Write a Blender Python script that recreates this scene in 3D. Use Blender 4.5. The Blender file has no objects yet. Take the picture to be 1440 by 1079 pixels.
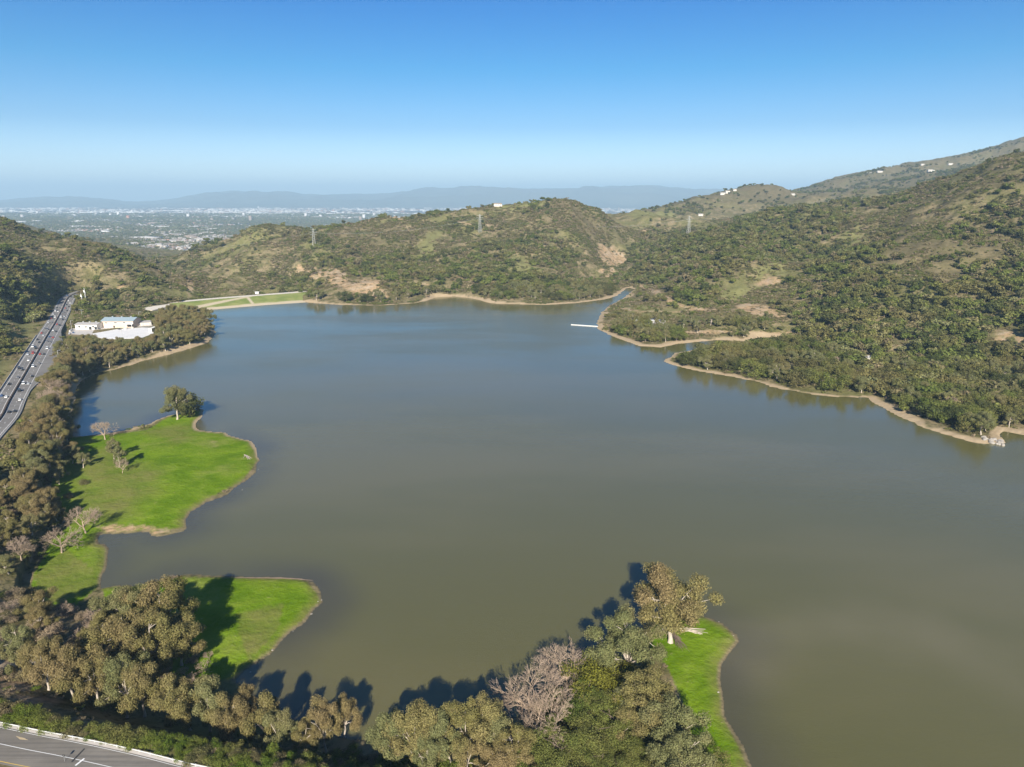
import bpy, bmesh, math, random
import numpy as np
RNG = np.random.default_rng(11)
random.seed(5)
scene = bpy.context.scene
COL = scene.collection
PI = math.pi
# ------------------------------------------------------------------ camera
H = 170.0; TH = math.radians(14.65); FPX = 1000.0
CT, ST = math.cos(TH), math.sin(TH)
cam_d = bpy.data.cameras.new('camera'); cam = bpy.data.objects.new('camera', cam_d); COL.objects.link(cam)
cam.location = (0, 0, H); cam.rotation_euler = (PI/2-TH, 0, 0)
cam_d.sensor_width = 36; cam_d.lens = 25.0; cam_d.clip_start = 1; cam_d.clip_end = 120000
scene.camera = cam

def ray(px, py):
    xc = (np.asarray(px, float)-720)/FPX; yc = (539.5-np.asarray(py, float))/FPX
    Y = CT+yc*ST; Z = -ST+yc*CT
    return xc/Y, Z/Y                      # X per forward metre, Z per forward metre
def atz(px, py, z=0.0):                   # pixel ray met with the level z
    a, k = ray(px, py); d = (z-H)/k
    return np.stack([a*d, d*np.ones_like(a)], -1)
def proj(P):
    P = np.asarray(P, float); x, y, z = P[..., 0], P[..., 1], P[..., 2]-H
    f = y*CT-z*ST; u = y*ST+z*CT
    f = np.where(f < 1, 1, f)
    return 720+FPX*x/f, 539.5-FPX*u/f

# ------------------------------------------------------------------ noise
def _h(ix, iy, s):
    n = (ix.astype(np.int64)*374761393+iy.astype(np.int64)*668265263+s*982451653) & 0x7fffffff
    n = ((n ^ (n >> 13))*1274126177) & 0x7fffffff
    return ((n ^ (n >> 16)) & 0xffff)/65535.0
def vnoise(x, y, s=0):
    ix = np.floor(x); iy = np.floor(y); fx = x-ix; fy = y-iy
    fx = fx*fx*(3-2*fx); fy = fy*fy*(3-2*fy)
    a = _h(ix, iy, s); b = _h(ix+1, iy, s); c = _h(ix, iy+1, s); d = _h(ix+1, iy+1, s)
    return (a+(b-a)*fx)*(1-fy)+(c+(d-c)*fx)*fy
def fbm(x, y, s=0, o=4):
    r = 0; a = .5; t = 0
    for i in range(o):
        r = r+a*vnoise(x, y, s+i*17); t += a; x = x*2.03+5.1; y = y*2.03+1.7; a *= .5
    return r/t                            # 0..1
def ridged(x, y, s=0, o=4):
    r = 0; a = .5; t = 0
    for i in range(o):
        r = r+a*(1-np.abs(2*vnoise(x, y, s+i*13)-1)); t += a; x = x*2.1+3.1; y = y*2.1+7.7; a *= .5
    return r/t
def sstep(a, b, x):
    t = np.clip((x-a)/(b-a), 0, 1); return t*t*(3-2*t)

# ------------------------------------------------------------------ shoreline (traced, then laid on the water level)
def pts(s): return np.array([[float(v) for v in p.split(',')] for p in s.split()])
SH1 = pts("1062,1100 1047,1052 1033,1030 1022,1010 1015,985 1014,955 1018,935 1028,918 1035,902 1033,892 1020,878 1005,870 990,866 "
 "960,867 930,871 905,884 880,903 850,927 815,945 775,968 735,1000 690,1022 640,1036 560,1046 500,1044 450,1030 410,1008 375,988 345,972 332,958 "
 "347,944 382,920 390,905 405,890 427,876 439,857 454,847 450,836 439,817 427,812 397,810.5 315,809 255,808 232,815 189,823 161,825 142,827 "
 "142,819 143,811 151,792 153,772 146,766 137,764 136,753 156,751 206,749 214,755 236,753 265,744 260,733 272,719 289,706 322,694 339,681 360,664 364,647 361,631 "
 "353,621 339,617 319,614 317,608 278,606 274,602 273,598 280,589 289,575.5 275,577 253,582 244,583 235,585.5 215,593 207,598 178,605 156,610 111,614 98,613 "
 "97,600 102,578 107,544 118,533 140,523 160,520 184,513 209,505 240,498 267,490 293,482 302,470 301,458 287,447 262,441 277,438 "
 "330,432 380,428 427,425 480,429 533,430 580,427 600,423 613,418 640,417 667,420 693,427 767,429 813,426 850,421 868,416 876,410 880,406 886,404.5 893,407 888,411 877,419 "
 "858,430 845,440 840,455 842,464 867,475.5 902,487 929,488.5 955,483 978,481 1009,478 1053,480 1062,478 1067,474 1111,474 1108,478 1084,480 1060,483 1000,487 950,497 "
 "934,508 949,514 978,521 1013,527 1062,536 1084,543.5 1133,553 1178,558.7 1220,559 1235,571 1262,584 1302,602 1347,615.5 1373,622 1409,627 1412,622 1404,612 1412,606 1440,612")
SH = atz(SH1[:, 0], SH1[:, 1], 0.0)
SH = np.vstack([SH, [[420, 480], [470, 420], [480, 330], [430, 220], [330, 120], [210, 40], [120, -30], [80, 30]]])
def densify(P, step_px=None, jit=0.0, closed=True):
    out = []
    n = len(P)
    for i in range(n if closed else n-1):
        a = P[i]; b = P[(i+1) % n]; L = np.hypot(*(b-a)); m = max(1, int(L/6))
        m = min(m, 12)
        for k in range(m):
            p = a+(b-a)*k/m
            out.append(p)
    out = np.array(out)
    if jit: out = out+(np.stack([fbm(out[:, 0]/9, out[:, 1]/9, 3, 3), fbm(out[:, 0]/9, out[:, 1]/9, 9, 3)], -1)-.5)*jit
    return out
SHD = densify(SH, jit=5.0)
def inside(P, poly):
    x, y = P[:, 0], P[:, 1]; r = np.zeros(len(P), bool)
    n = len(poly); j = n-1
    for i in range(n):
        xi, yi = poly[i]; xj, yj = poly[j]
        if yi != yj:
            c = ((yi > y) != (yj > y)) & (x < (xj-xi)*(y-yi)/(yj-yi)+xi)
            r ^= c
        j = i
    return r
def pdist(P, line, closed=False):
    """distance to a polyline and the index+parameter of the nearest point"""
    d = np.full(len(P), 1e18); idx = np.zeros(len(P))
    n = len(line)
    for i in range(n if closed else n-1):
        a = line[i]; b = line[(i+1) % n]; v = b-a; L2 = max(1e-9, v@v)
        t = np.clip(((P[:, 0]-a[0])*v[0]+(P[:, 1]-a[1])*v[1])/L2, 0, 1)
        dd = (P[:, 0]-a[0]-t*v[0])**2+(P[:, 1]-a[1]-t*v[1])**2
        m = dd < d; d[m] = dd[m]; idx[m] = i+t[m]
    return np.sqrt(d), idx
def shore_sd(P):
    """signed distance to the shoreline, positive on land"""
    d = np.full(len(P), 3000.0)
    r = np.hypot(P[:, 0], P[:, 1]); m = r < 2600
    Q = P[m]
    dd, _ = pdist(Q, SHD, True)
    s = np.where(inside(Q, SHD), -1, 1)
    d[m] = dd*s
    return d

# ------------------------------------------------------------------ roads (traced centre lines)
HWZ = 14.0
HW_PX = pts("-60,661 -30,622 0,589 13,564 31,533 49,502 67,471 78,453 87,436 91,427 96,419 104,414 118,409")
HW = atz(HW_PX[:, 0], HW_PX[:, 1], HWZ)
NRZ = 18.0
NR_PX = pts("-120,1022 -60,1034 0,1047 37.5,1055 94,1066 169,1083 250,1104 350,1125 460,1160")
NR = atz(NR_PX[:, 0], NR_PX[:, 1], NRZ)
def smooth_line(L, n=8):
    out = []
    m = len(L)
    for i in range(m-1):
        p0 = L[max(i-1, 0)]; p1 = L[i]; p2 = L[i+1]; p3 = L[min(i+2, m-1)]
        for k in range(n):
            t = k/n
            out.append(.5*((2*p1)+(p2-p0)*t+(2*p0-5*p1+4*p2-p3)*t*t+(3*p1-p0-3*p2+p3)*t**3))
    out.append(L[-1]); return np.array(out)
HW = smooth_line(HW); NR = smooth_line(NR)
HWW = 11.0; NRW = 5.9

# ------------------------------------------------------------------ terrain heights from (pixel, pixel, forward distance) control points
CP = pts("""0,313,1430 0,350,1170 0,400,960 0,450,800 0,500,700 -150,290,1250 -150,350,1000 -150,420,800 -150,500,640 -400,250,1200 -400,350,900 -400,480,650
60,328,1600 60,360,1330 60,400,1120 40,450,960 130,352,1360 130,370,1290 130,390,1235 130,408,1190 100,400,1215 100,385,1240 165,385,1290 165,372,1360 165,360,1450 200,388,1340 200,378,1450 170,400,1230
230,380,1850 240,372,1900 215,392,1650
350,331,1960 400,321,1980 330,337,1930 270,366,1850 350,350,1800 400,340,1830 300,413,1450 300,380,1650 300,350,1900 370,327,1950 370,360,1650 370,395,1450 430,312,2000 430,350,1700 430,380,1480 430,402,1400
520,303,1980 520,340,1620 520,375,1380 520,400,1260 620,293,1980 620,330,1680 620,370,1430 620,400,1290
470,390,1340 470,345,1650 470,309,1980
700,282,1950 700,310,1780 700,340,1620 700,370,1440 700,397,1290 750,278,1950 750,320,1720 750,360,1500 750,395,1330
800,279,1950 800,300,1820 800,330,1700 800,360,1540 800,393,1370 840,290,1980 840,330,1800 840,365,1620 840,385,1500
870,385,1640 870,350,1820 870,320,2050 870,300,2350 910,300,2500 900,372,1560 910,350,1800 900,330,2000
940,292,2900 960,285,3100 980,279,3200 1000,276,3250 1040,265,3300 1060,263,3300 1087,263,3300 1103,268,3330 1120,282,3300 980,310,2700 1020,300,2800 1060,300,2700 940,310,2600
1000,313,1650 967,327,1600 1000,340,1400 1000,370,1250 1000,400,1130 1000,430,1020 930,350,1520 930,380,1400 930,400,1300 930,415,1200 1000,440,975 1060,440,960
1060,300,1760 1060,330,1500 1060,370,1270 1060,410,1090 1093,298,1770 1127,288,1770 1173,280,1730 1213,272,1680 1250,261,1620 1280,260,1600 1327,248,1530 1360,238,1480 1393,224,1430 1440,216,1380
1120,330,1450 1120,370,1230 1120,410,1060 1120,440,950 1200,276,1680 1200,310,1420 1200,350,1200 1200,390,1030 1200,440,870 1200,490,770 1200,530,685
1300,265,1520 1300,300,1280 1300,350,1080 1300,400,945 1300,450,835 1300,500,730 1300,560,612
1440,250,1240 1440,300,1100 1440,350,985 1440,400,880 1440,450,780 1440,500,690 1440,560,600
1700,180,1250 1700,250,1050 1700,350,850 1700,450,680 1700,560,540 2100,120,1200 2100,250,950 2100,400,700 2100,600,480
1020,450,920 960,450,960 900,455,960 870,445,1010 900,425,1120 1000,505,765 1060,515,745 1120,490,790 1130,520,715
1127,271,4500 1160,259,4500 1200,249,4500 1240,241,4550 1293,233,4650 1333,229,4700 1370,218,4600 1407,204,4500 1440,201,4500 1700,150,4500 2000,110,4500
1160,268,4000 1240,258,3900 1330,245,3900 1440,222,3900 1130,279,3900 1050,290,4400 1090,287,4400 1115,279,4100 1000,292,4400 1160,284,3500 1200,281,3400""")
CPH = pts("""-900,2300,-70 -1500,2000,60 -1250,2300,0 -2200,2600,150 -1100,1800,60 -700,2900,-85 -420,2500,-60 -520,3500,-95 -200,2600,-40 -200,3400,-85 200,2600,20 200,3300,-60 600,2600,60 0,4200,-100 800,3600,60
-1500,4500,-100 -1800,3500,-75 -1200,3300,-85 -3500,4500,-60 -3000,3500,60 1000,4600,40 -3000,7000,-110 0,7000,-112 3000,7000,40 5200,6500,500 1200,5600,-20 2500,9000,-60 -6000,9000,-90 0,11000,-120 6000,11000,0 -9000,16000,-120 0,16000,-120 9000,16000,-120 -20000,30000,-120 0,30000,-120 20000,30000,-120 -25000,45000,-120 0,50000,-120 25000,45000,-120
600,2150,105 900,2250,110 1300,2300,160 1400,3000,180 2200,3000,330 1900,2000,240 1000,2700,85
-560,1560,-25 -480,1480,-25 -640,1900,-45 -700,2300,-60 -640,1430,-8 -540,3000,-80
-560,1100,11 -480,1010,10 -420,880,9 -360,750,9 -300,620,8 -260,520,7 -230,430,7 -250,300,12 -200,330,6 -170,300,4 -150,260,5 -190,230,10 -140,200,5 -120,180,4 -90,170,7 -60,160,7 -110,140,16 -20,150,8 20,160,6 60,150,4 30,180,5 60,120,8 80,180,2.5 70,210,2
-220,140,16 -300,300,16 -420,400,30 -500,560,40 -60,100,18 0,90,18 -160,90,22 0,30,22 -100,30,30 -300,60,40 -700,300,80 -900,600,110 100,60,4 90,100,3
400,760,12 700,400,90 900,200,180 520,330,6 560,250,20 500,100,15""")
CP[:, 1] += np.where((CP[:, 2] >= 1350) & (CP[:, 2] < 2150) & (CP[:, 0] > 400), 5.5, 0)
P3 = []
_a, _k = ray(CP[:, 0], CP[:, 1])
P3 = np.stack([_a*CP[:, 2], CP[:, 2], H+_k*CP[:, 2]], -1)
P3 = np.vstack([P3, CPH])
_sh = SH[::4]; P3 = np.vstack([P3, np.column_stack([_sh, np.full(len(_sh), 1.0)])])
P3 = np.vstack([P3, np.column_stack([HW[::10], np.full(len(HW[::10]), HWZ)]), np.column_stack([NR[::10], np.full(len(NR[::10]), NRZ)])])
def uv(P): return np.arctan2(P[:, 0], P[:, 1]), np.log(np.maximum(np.hypot(P[:, 0], P[:, 1]), 5))
def tps(u0, v0, u1, v1):
    d2 = (u0[:, None]-u1[None])**2+(v0[:, None]-v1[None])**2
    return np.where(d2 > 1e-14, .5*d2*np.log(np.maximum(d2, 1e-14)), 0)
_u, _v = uv(P3); _n = len(_u)
_A = tps(_u, _v, _u, _v)+np.eye(_n)*2e-5
_B = np.column_stack([np.ones(_n), _u, _v])
_W = np.linalg.solve(np.block([[_A, _B], [_B.T, np.zeros((3, 3))]]), np.concatenate([P3[:, 2], np.zeros(3)]))
def rbf(P):
    u, v = uv(P); out = np.empty(len(P))
    for i in range(0, len(P), 20000):
        s = slice(i, i+20000)
        out[s] = tps(u[s], v[s], _u, _v)@_W[:_n]+_W[_n]+_W[_n+1]*u[s]+_W[_n+2]*v[s]
    return out

# world polygons of land cover, traced in the photograph and laid on the rough ground
def rough(px, py):                         # quick hit with the smooth terrain
    a, k = ray(px, py); D = np.exp(np.linspace(math.log(110), math.log(12000), 420))
    P = np.stack([a*D, D], -1); z = rbf(P)
    r = np.hypot(P[:, 0], P[:, 1])
    g = H+k*D-z
    i = np.argmax(g < 0)
    return P[max(i, 1)] if (g < 0).any() else P[-1]
def wpoly(s):
    q = pts(s); return np.array([rough(a, b) for a, b in q])
MEADOW_PX = ["98,613 156,610 207,598 244,583 289,575 273,598 278,606 317,608 353,621 364,647 339,681 289,706 260,733 265,744 214,755 156,751 136,753 153,772 143,811 142,827 110,850 70,850 40,830 45,800 72,760 98,735 66,705 72,662 96,632",
 "142,827 189,823 255,808 427,812 454,847 427,876 405,890 382,920 347,944 320,960 280,975 235,940 215,900 190,860 150,850",
 "990,866 1020,878 1035,902 1018,935 1014,955 1022,1010 1062,1100 985,1100 968,1000 940,945 905,905 925,871"]
DAM_L = atz(np.array([262., 277, 330, 380, 427, 440]), np.array([441., 438, 432, 428, 425, 426]), 0.0)
print('setup ok', _n)

# ------------------------------------------------------------------ grid around the camera's foot
az = np.radians(np.concatenate([np.arange(-80, -43, 1.5), np.arange(-43, 43.01, .1), np.arange(44.5, 80.5, 1.5)]))
lr = np.concatenate([np.arange(math.log(45), math.log(700), .0075), np.arange(math.log(700), math.log(3200), .0062), np.arange(math.log(3200), math.log(56000), .016)])
AZ, LR = np.meshgrid(az, lr, indexing='ij')
R = np.exp(LR); GX = (R*np.sin(AZ)).ravel(); GY = (R*np.cos(AZ)).ravel()
G = np.stack([GX, GY], -1)
print('grid', G.shape)
# rbf on a coarser grid, then refined (it is smooth)
az_c = np.radians(np.concatenate([np.arange(-80, -43, 3), np.arange(-43, 43.01, .4), np.arange(44.5, 82, 3)])); lr_c = np.arange(math.log(44), math.log(57500), .018)
AC, LC = np.meshgrid(az_c, lr_c, indexing='ij')
ZC = rbf(np.stack([(np.exp(LC)*np.sin(AC)).ravel(), (np.exp(LC)*np.cos(AC)).ravel()], -1)).reshape(AC.shape)
def bil(A, xs, ys, x, y):
    i = np.clip(np.searchsorted(xs, x)-1, 0, len(xs)-2); j = np.clip(np.searchsorted(ys, y)-1, 0, len(ys)-2)
    fx = np.clip((x-xs[i])/(xs[i+1]-xs[i]), 0, 1); fy = np.clip((y-ys[j])/(ys[j+1]-ys[j]), 0, 1)
    return (A[i, j]*(1-fx)+A[i+1, j]*fx)*(1-fy)+(A[i, j+1]*(1-fx)+A[i+1, j+1]*fx)*fy
zr = bil(ZC, az_c, lr_c, AZ.ravel(), LR.ravel())
SD = shore_sd(G)
dam_d, dam_t = pdist(G, DAM_L)
# gullies and lumps
rr = R.ravel()
farf = sstep(20, 90, np.abs(zr))*sstep(30, 200, SD)
hill = sstep(-20, 20, zr)*sstep(40, 260, SD)
wx = GX+60*(fbm(GX/180, GY/180, 31, 3)-.5); wy = GY+60*(fbm(GX/180, GY/180, 37, 3)-.5)
rg = ridged(wx/260, wy/260, 5, 4); lump = (rg-rg.mean())*44*hill*np.clip(rr/1100, .35, 1.3)*sstep(3600, 2400, rr)
rg = ridged(wx/900, wy/900, 45, 5); lump += (rg-rg.mean())*150*hill*sstep(2200, 3600, rr)
lump += (fbm(GX/60, GY/60, 8, 4)-.5)*15*sstep(15, 140, SD)*np.clip(rr/900, .3, 1.6)
lump *= sstep(30000, 12000, rr)*np.where(zr < -60, .15, 1)
z0 = zr+lump-8*hill*sstep(30, 110, zr)*sstep(4000, 2600, rr)
meadow = np.zeros(len(G))
near = rr < 700
MW = [wpoly(s) for s in MEADOW_PX]
for p in MW: meadow[near] = np.maximum(meadow[near], inside(G[near], p))
mdist = np.full(len(G), 1e3)
for p in MW:
    d_, _ = pdist(G[near], p, True); mdist[near] = np.minimum(mdist[near], d_)
mead_s = np.where(meadow > 0, 1, 1-sstep(0, 9, mdist))       # soft, for the height
sdp = np.maximum(SD, 0)
hi = .12+np.where(mead_s > .5, .16*np.minimum(sdp, 4)+.028*np.maximum(sdp-4, 0), .42*sdp)+1.2*(fbm(GX/14, GY/14, 77, 3)-.5)*sstep(2, 12, sdp)
lo = .1+np.minimum(.05*sdp, 1.5)
lofade = sstep(70, 160, SD)*sstep(60, 130, dam_d)
behind_dam = ((dam_d > 10) & (GY > 1230) & (GX < -330) & (SD > 12)) | ((GX < -560) & (GY > 1200))
lo = np.where(behind_dam | (SD > 200), -400, lo)
# behind the dam the canyon falls away
zland = np.maximum(np.minimum(z0, np.maximum(hi, lo+.02)), lo)
dam_zone = (dam_d < 75) & (SD > 0) & (GX < -385) & (GY > 1100)
zland = np.where(dam_zone, np.minimum(zland, .4*dam_d+.1), zland)
zwat = -.1-.10*np.minimum(-SD, 60)
Z = np.where(SD > 0, zland, zwat)
# rest the roads in the ground
def bench(line, hw, zroad, skirt):
    global Z
    m = rr < 1600
    d, t = pdist(G[m], line)
    w = 1-sstep(hw+1.0, hw+skirt, d)
    keep = (SD[m] > 3)
    Z[m] = np.where(keep, Z[m]*(1-w)+(zroad-.35)*w, Z[m])
bench(HW, HWW+6, HWZ, 26)
bench(NR, NRW+1.5, NRZ, 30)
SITE = atz(np.array([100, 160, 225, 228, 160, 100.]), np.array([462, 456, 456, 474, 482, 474.]), 10.0)
_ds, _ = pdist(G, SITE, True); _in = inside(G, SITE); _w = np.where(_in, 1, 1-sstep(2, 22, _ds))*(SD > 4)
Z = Z*(1-_w)+9.9*_w
ZG = Z.reshape(AZ.shape)
def ground(P):
    P = np.atleast_2d(P); u, v = uv(P); return bil(ZG, az, lr, u, v)
def hit(px, py, off=0.0):
    """the ground point a pixel looks at (off lifts the ground)"""
    a, k = ray(px, py)
    D = np.exp(np.linspace(math.log(70), math.log(40000), 2600)); P = np.stack([a*D, D], -1)
    g = H+k*D-np.maximum(ground(P), 0)-off; i = int(np.argmax(g < 0))
    if not (g < 0).any(): return np.array([a*6000, 6000.])
    i = max(i, 1); t = g[i-1]/(g[i-1]-g[i]+1e-9); return P[i-1]*(1-t)+P[i]*t

# ------------------------------------------------------------------ helpers: objects, materials
def link(name, me, parent=None):
    o = bpy.data.objects.new(name, me); COL.objects.link(o)
    if parent is not None: o.parent = parent
    return o
def tag(o, label=None, cat=None, group=None, kind=None):
    if label: o['label'] = label
    if cat: o['category'] = cat
    if group: o['group'] = group
    if kind: o['kind'] = kind
    return o
def empty(name, loc, rz=0.0):
    o = bpy.data.objects.new(name, None); COL.objects.link(o); o.location = loc; o.rotation_euler = (0, 0, rz); o.empty_display_size = 1
    return o
def mesh_np(name, V, F, mats=(), smooth=False, midx=None):
    """V (n,3), F (m,k) uniform face size"""
    me = bpy.data.meshes.new(name); V = np.asarray(V, np.float32); F = np.asarray(F, np.int32); k = F.shape[1]
    me.vertices.add(len(V)); me.vertices.foreach_set('co', V.ravel())
    me.loops.add(F.size); me.loops.foreach_set('vertex_index', F.ravel())
    me.polygons.add(len(F)); me.polygons.foreach_set('loop_start', np.arange(0, F.size, k, dtype=np.int32))
    if smooth: me.polygons.foreach_set('use_smooth', np.ones(len(F), bool))
    for m in mats: me.materials.append(m)
    if midx is not None: me.polygons.foreach_set('material_index', np.asarray(midx, np.int32))
    me.update(calc_edges=True); return me
def attr(me, name, vals):
    a = me.attributes.new(name, 'FLOAT', 'POINT'); a.data.foreach_set('value', np.asarray(vals, np.float32))
class NT:
    def __init__(s, name):
        s.m = bpy.data.materials.new(name); s.m.use_nodes = True; s.t = s.m.node_tree; s.t.nodes.clear()
        s.out = s.n('ShaderNodeOutputMaterial')
    def n(s, ty, **kw):
        o = s.t.nodes.new(ty)
        for k, v in kw.items():
            if k[0] == 'i' and k[1:].isdigit(): s.set(o.inputs[int(k[1:])], v)
            elif k.startswith('in_'): s.set(o.inputs[k[3:].replace('_', ' ')], v)
            else: setattr(o, k, v)
        return o
    def set(s, inp, v):
        if isinstance(v, bpy.types.NodeSocket): s.t.links.new(v, inp)
        elif isinstance(v, bpy.types.Node): s.t.links.new(v.outputs[0], inp)
        else:
            if isinstance(v, tuple) and len(v) == 3 and inp.type == 'RGBA': v = v+(1,)
            inp.default_value = v
    def noise(s, scale, detail=3, rough=.55, vec=None, out=0):
        n = s.n('ShaderNodeTexNoise'); n.inputs['Scale'].default_value = scale; n.inputs['Detail'].default_value = detail; n.inputs['Roughness'].default_value = rough
        if vec is None: vec = s.pos()
        s.set(n.inputs['Vector'], vec); return n.outputs[out]
    def pos(s):
        if not hasattr(s, '_p'): s._p = s.n('ShaderNodeNewGeometry').outputs['Position']
        return s._p
    def ramp(s, f, a, b, lo=0., hi=1.):
        n = s.n('ShaderNodeMapRange'); n.interpolation_type = 'SMOOTHSTEP'
        for i, v in enumerate((f, a, b, lo, hi)): s.set(n.inputs[i], v)
        return n.outputs[0]
    def mix(s, f, a, b):
        n = s.n('ShaderNodeMix', data_type='RGBA'); s.set(n.inputs[0], f); s.set(n.inputs[6], a); s.set(n.inputs[7], b); return n.outputs[2]
    def math(s, op, a, b=0.0, clamp=False):
        n = s.n('ShaderNodeMath', operation=op, use_clamp=clamp); s.set(n.inputs[0], a); s.set(n.inputs[1], b); return n.outputs[0]
    def attr(s, name): return s.n('ShaderNodeAttribute', attribute_name=name).outputs['Fac']
    def bsdf(s, col, rough=.9, spec=.2, metal=0., bump=None, bstr=.5, bdist=1.0):
        b = s.n('ShaderNodeBsdfPrincipled'); s.set(b.inputs['Base Color'], col); s.set(b.inputs['Roughness'], rough); s.set(b.inputs['Specular IOR Level'], spec); s.set(b.inputs['Metallic'], metal)
        if bump is not None:
            bp = s.n('ShaderNodeBump'); bp.inputs['Strength'].default_value = bstr; bp.inputs['Distance'].default_value = bdist
            s.set(bp.inputs['Height'], bump); s.t.links.new(bp.outputs[0], b.inputs['Normal'])
        s.t.links.new(b.outputs[0], s.out.inputs['Surface']); return b
def plain(name, col, rough=.7, spec=.3, var=.12, scale=1.5, metal=0.):
    t = NT(name); f = t.noise(scale, 4)
    c = t.mix(f, tuple(v*(1-var) for v in col), tuple(min(1, v*(1+var)) for v in col)); t.bsdf(c, rough, spec, metal); return t.m
# ------------------------------------------------------------------ world, sun, air
w = bpy.data.worlds.new('World'); scene.world = w; w.use_nodes = True
nt = w.node_tree; nt.nodes.clear()
sky = nt.nodes.new('ShaderNodeTexSky'); sky.sky_type = 'NISHITA'; sky.sun_disc = False
SUN_EL = math.radians(29); SUN_AZ = math.radians(182)     # sun stands behind the camera
sky.sun_elevation = SUN_EL; sky.sun_rotation = SUN_AZ
sky.altitude = 100; sky.air_density = 1.0; sky.dust_density = .3; sky.ozone_density = 1.5
bg = nt.nodes.new('ShaderNodeBackground'); bg.inputs[1].default_value = .095
wo = nt.nodes.new('ShaderNodeOutputWorld'); tc = nt.nodes.new('ShaderNodeTexCoord'); sp = nt.nodes.new('ShaderNodeSeparateXYZ'); nt.links.new(tc.outputs['Generated'], sp.inputs[0])
cr = nt.nodes.new('ShaderNodeValToRGB'); nt.links.new(sp.outputs['Z'], cr.inputs[0])          # clear dry air: the blue deepens quickly with height
for i_, (p_, c_) in enumerate([(0, (.66, .78, 1)), (.026, (.62, .73, .95)), (.089, (.22, .40, .62)), (.158, (.05, .33, .56)), (.229, (.0, .255, .55)), (.5, (.0, .2, .48))]):
    e_ = cr.color_ramp.elements[i_] if i_ < 2 else cr.color_ramp.elements.new(p_)
    e_.position = p_; e_.color = c_+(1,)
mu = nt.nodes.new('ShaderNodeMix'); mu.data_type = 'RGBA'; mu.blend_type = 'MULTIPLY'; mu.inputs[0].default_value = 1
nt.links.new(sky.outputs[0], mu.inputs[6]); nt.links.new(cr.outputs[0], mu.inputs[7]); nt.links.new(mu.outputs[2], bg.inputs[0]); nt.links.new(bg.outputs[0], wo.inputs[0])
sd_ = bpy.data.lights.new('sun', 'SUN'); sd_.energy = 5.0; sd_.angle = math.radians(.5); sd_.color = (1, .93, .82)
sun = bpy.data.objects.new('sun', sd_); COL.objects.link(sun)
sx, sy, sz = math.sin(SUN_AZ)*math.cos(SUN_EL), math.cos(SUN_AZ)*math.cos(SUN_EL), math.sin(SUN_EL)
from mathutils import Vector, Matrix
sun.rotation_euler = Vector((sx, sy, sz)).to_track_quat('Z', 'Y').to_euler(); sun.location = (0, -200, 400)
vs = scene.view_settings; vs.view_transform = 'Standard'; vs.look = 'None'; vs.exposure = 1.08; vs.gamma = 1
scene.cycles.volume_bounces = 0; scene.cycles.max_bounces = 6; scene.cycles.transparent_max_bounces = 4
scene.cycles.use_denoising = True

# ------------------------------------------------------------------ land cover masks on the ground sheet
def soft(poly, width, P=None, wob=8):
    P = G if P is None else P
    if np.ptp(poly[:, 0]) < 60 and poly[:, 1].max() < 480: width, wob = min(width, .8), min(wob, 2)
    rmax = np.hypot(poly[:, 0], poly[:, 1]).max()+width*2+20; rmin = np.hypot(poly[:, 0], poly[:, 1]).min()-width*2-20
    r_ = np.hypot(P[:, 0], P[:, 1]); m = (r_ < rmax) & (r_ > rmin)
    out = np.zeros(len(P)); Q = P[m]
    d, _ = pdist(Q, poly, True); s = np.where(inside(Q, poly), d, -d)+(fbm(Q[:, 0]/wob/1.5, Q[:, 1]/wob/1.5, 3, 3)-.5)*wob*1.6
    out[m] = sstep(-width, width, s); return out
DIRT_PX = ["415,378 455,374 480,382 492,396 520,402 540,412 545,424 500,418 490,408 470,400 430,392",   # orange cliff
 "498,388 530,388 545,398 530,408 505,402", "1035,430 1050,427 1075,433 1095,440 1098,449 1070,446 1040,438",
 "838,350 862,348 880,356 888,368 872,376 845,372", "222,384 232,382 246,386 240,398 224,396",
 "262,414 270,398 277,394 272,408 266,420", "836,346 846,343 858,352 846,356",
 "1395,470 1440,480 1440,505 1410,498", "1060,398 1080,390 1098,398 1090,408",
 "270,388 276,384 270,402 262,404", "895,327 905,322 915,330 905,336", "552,303 570,303 566,309 548,309",
 "128,741 160,738 205,739 222,744 244,747 232,751 212,752 200,746 150,748", "296,621 304,621 304,625 296,625", "212,709 220,707 216,712", "195,688 200,686 199,690"]
TRAIL_PX = ["640,392 700,393 720,395 760,392 800,393 840,397 862,384", "900,402 925,415 945,424 980,430 1010,436 1040,438 1075,443 1100,448",
 "575,397 600,402", "480,312 540,308 620,309 700,312", "845,385 862,378 880,384 870,395", "150,422 165,416 178,414",
 "940,470 1040,469 1110,470", "870,435 900,440 930,437 960,432 978,430", "-10,925 15,950 30,985 58,1002"]
GREEN_PX = ["585,340 605,330 620,322 612,345 600,362 585,366", "700,282 745,280 765,285 768,292 700,290", "1060,385 1090,370 1105,385 1085,402 1062,410",
 "0,440 40,448 60,462 30,470 0,465", "-20,500 18,500 20,512 -20,530", "700,392 740,368 760,378 740,392", "690,392 720,360 745,362 760,395",
 "880,300 925,297 950,300 930,305 890,305", "1395,470 1440,478 1440,500 1408,495", "1000,410 1040,395 1060,410 1030,425",
 "880,428 935,433 975,438 930,446 880,442", "98,425 108,428 104,448 98,450", "1330,540 1380,520 1440,530 1440,560 1380,560", "1185,330 1210,322 1230,330 1200,345", "1395,472 1440,480 1440,498 1410,500"]
BROWN_PX = ["1180,300 1260,290 1310,320 1280,350 1200,345", "1250,330 1440,300 1440,345 1330,420 1260,400 1230,360", "480,320 560,316 600,330 540,350 480,340",
 "760,300 860,305 880,330 820,335 770,325", "880,400 940,415 930,432 870,428", "1340,240 1440,225 1440,280 1350,270"]
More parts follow.
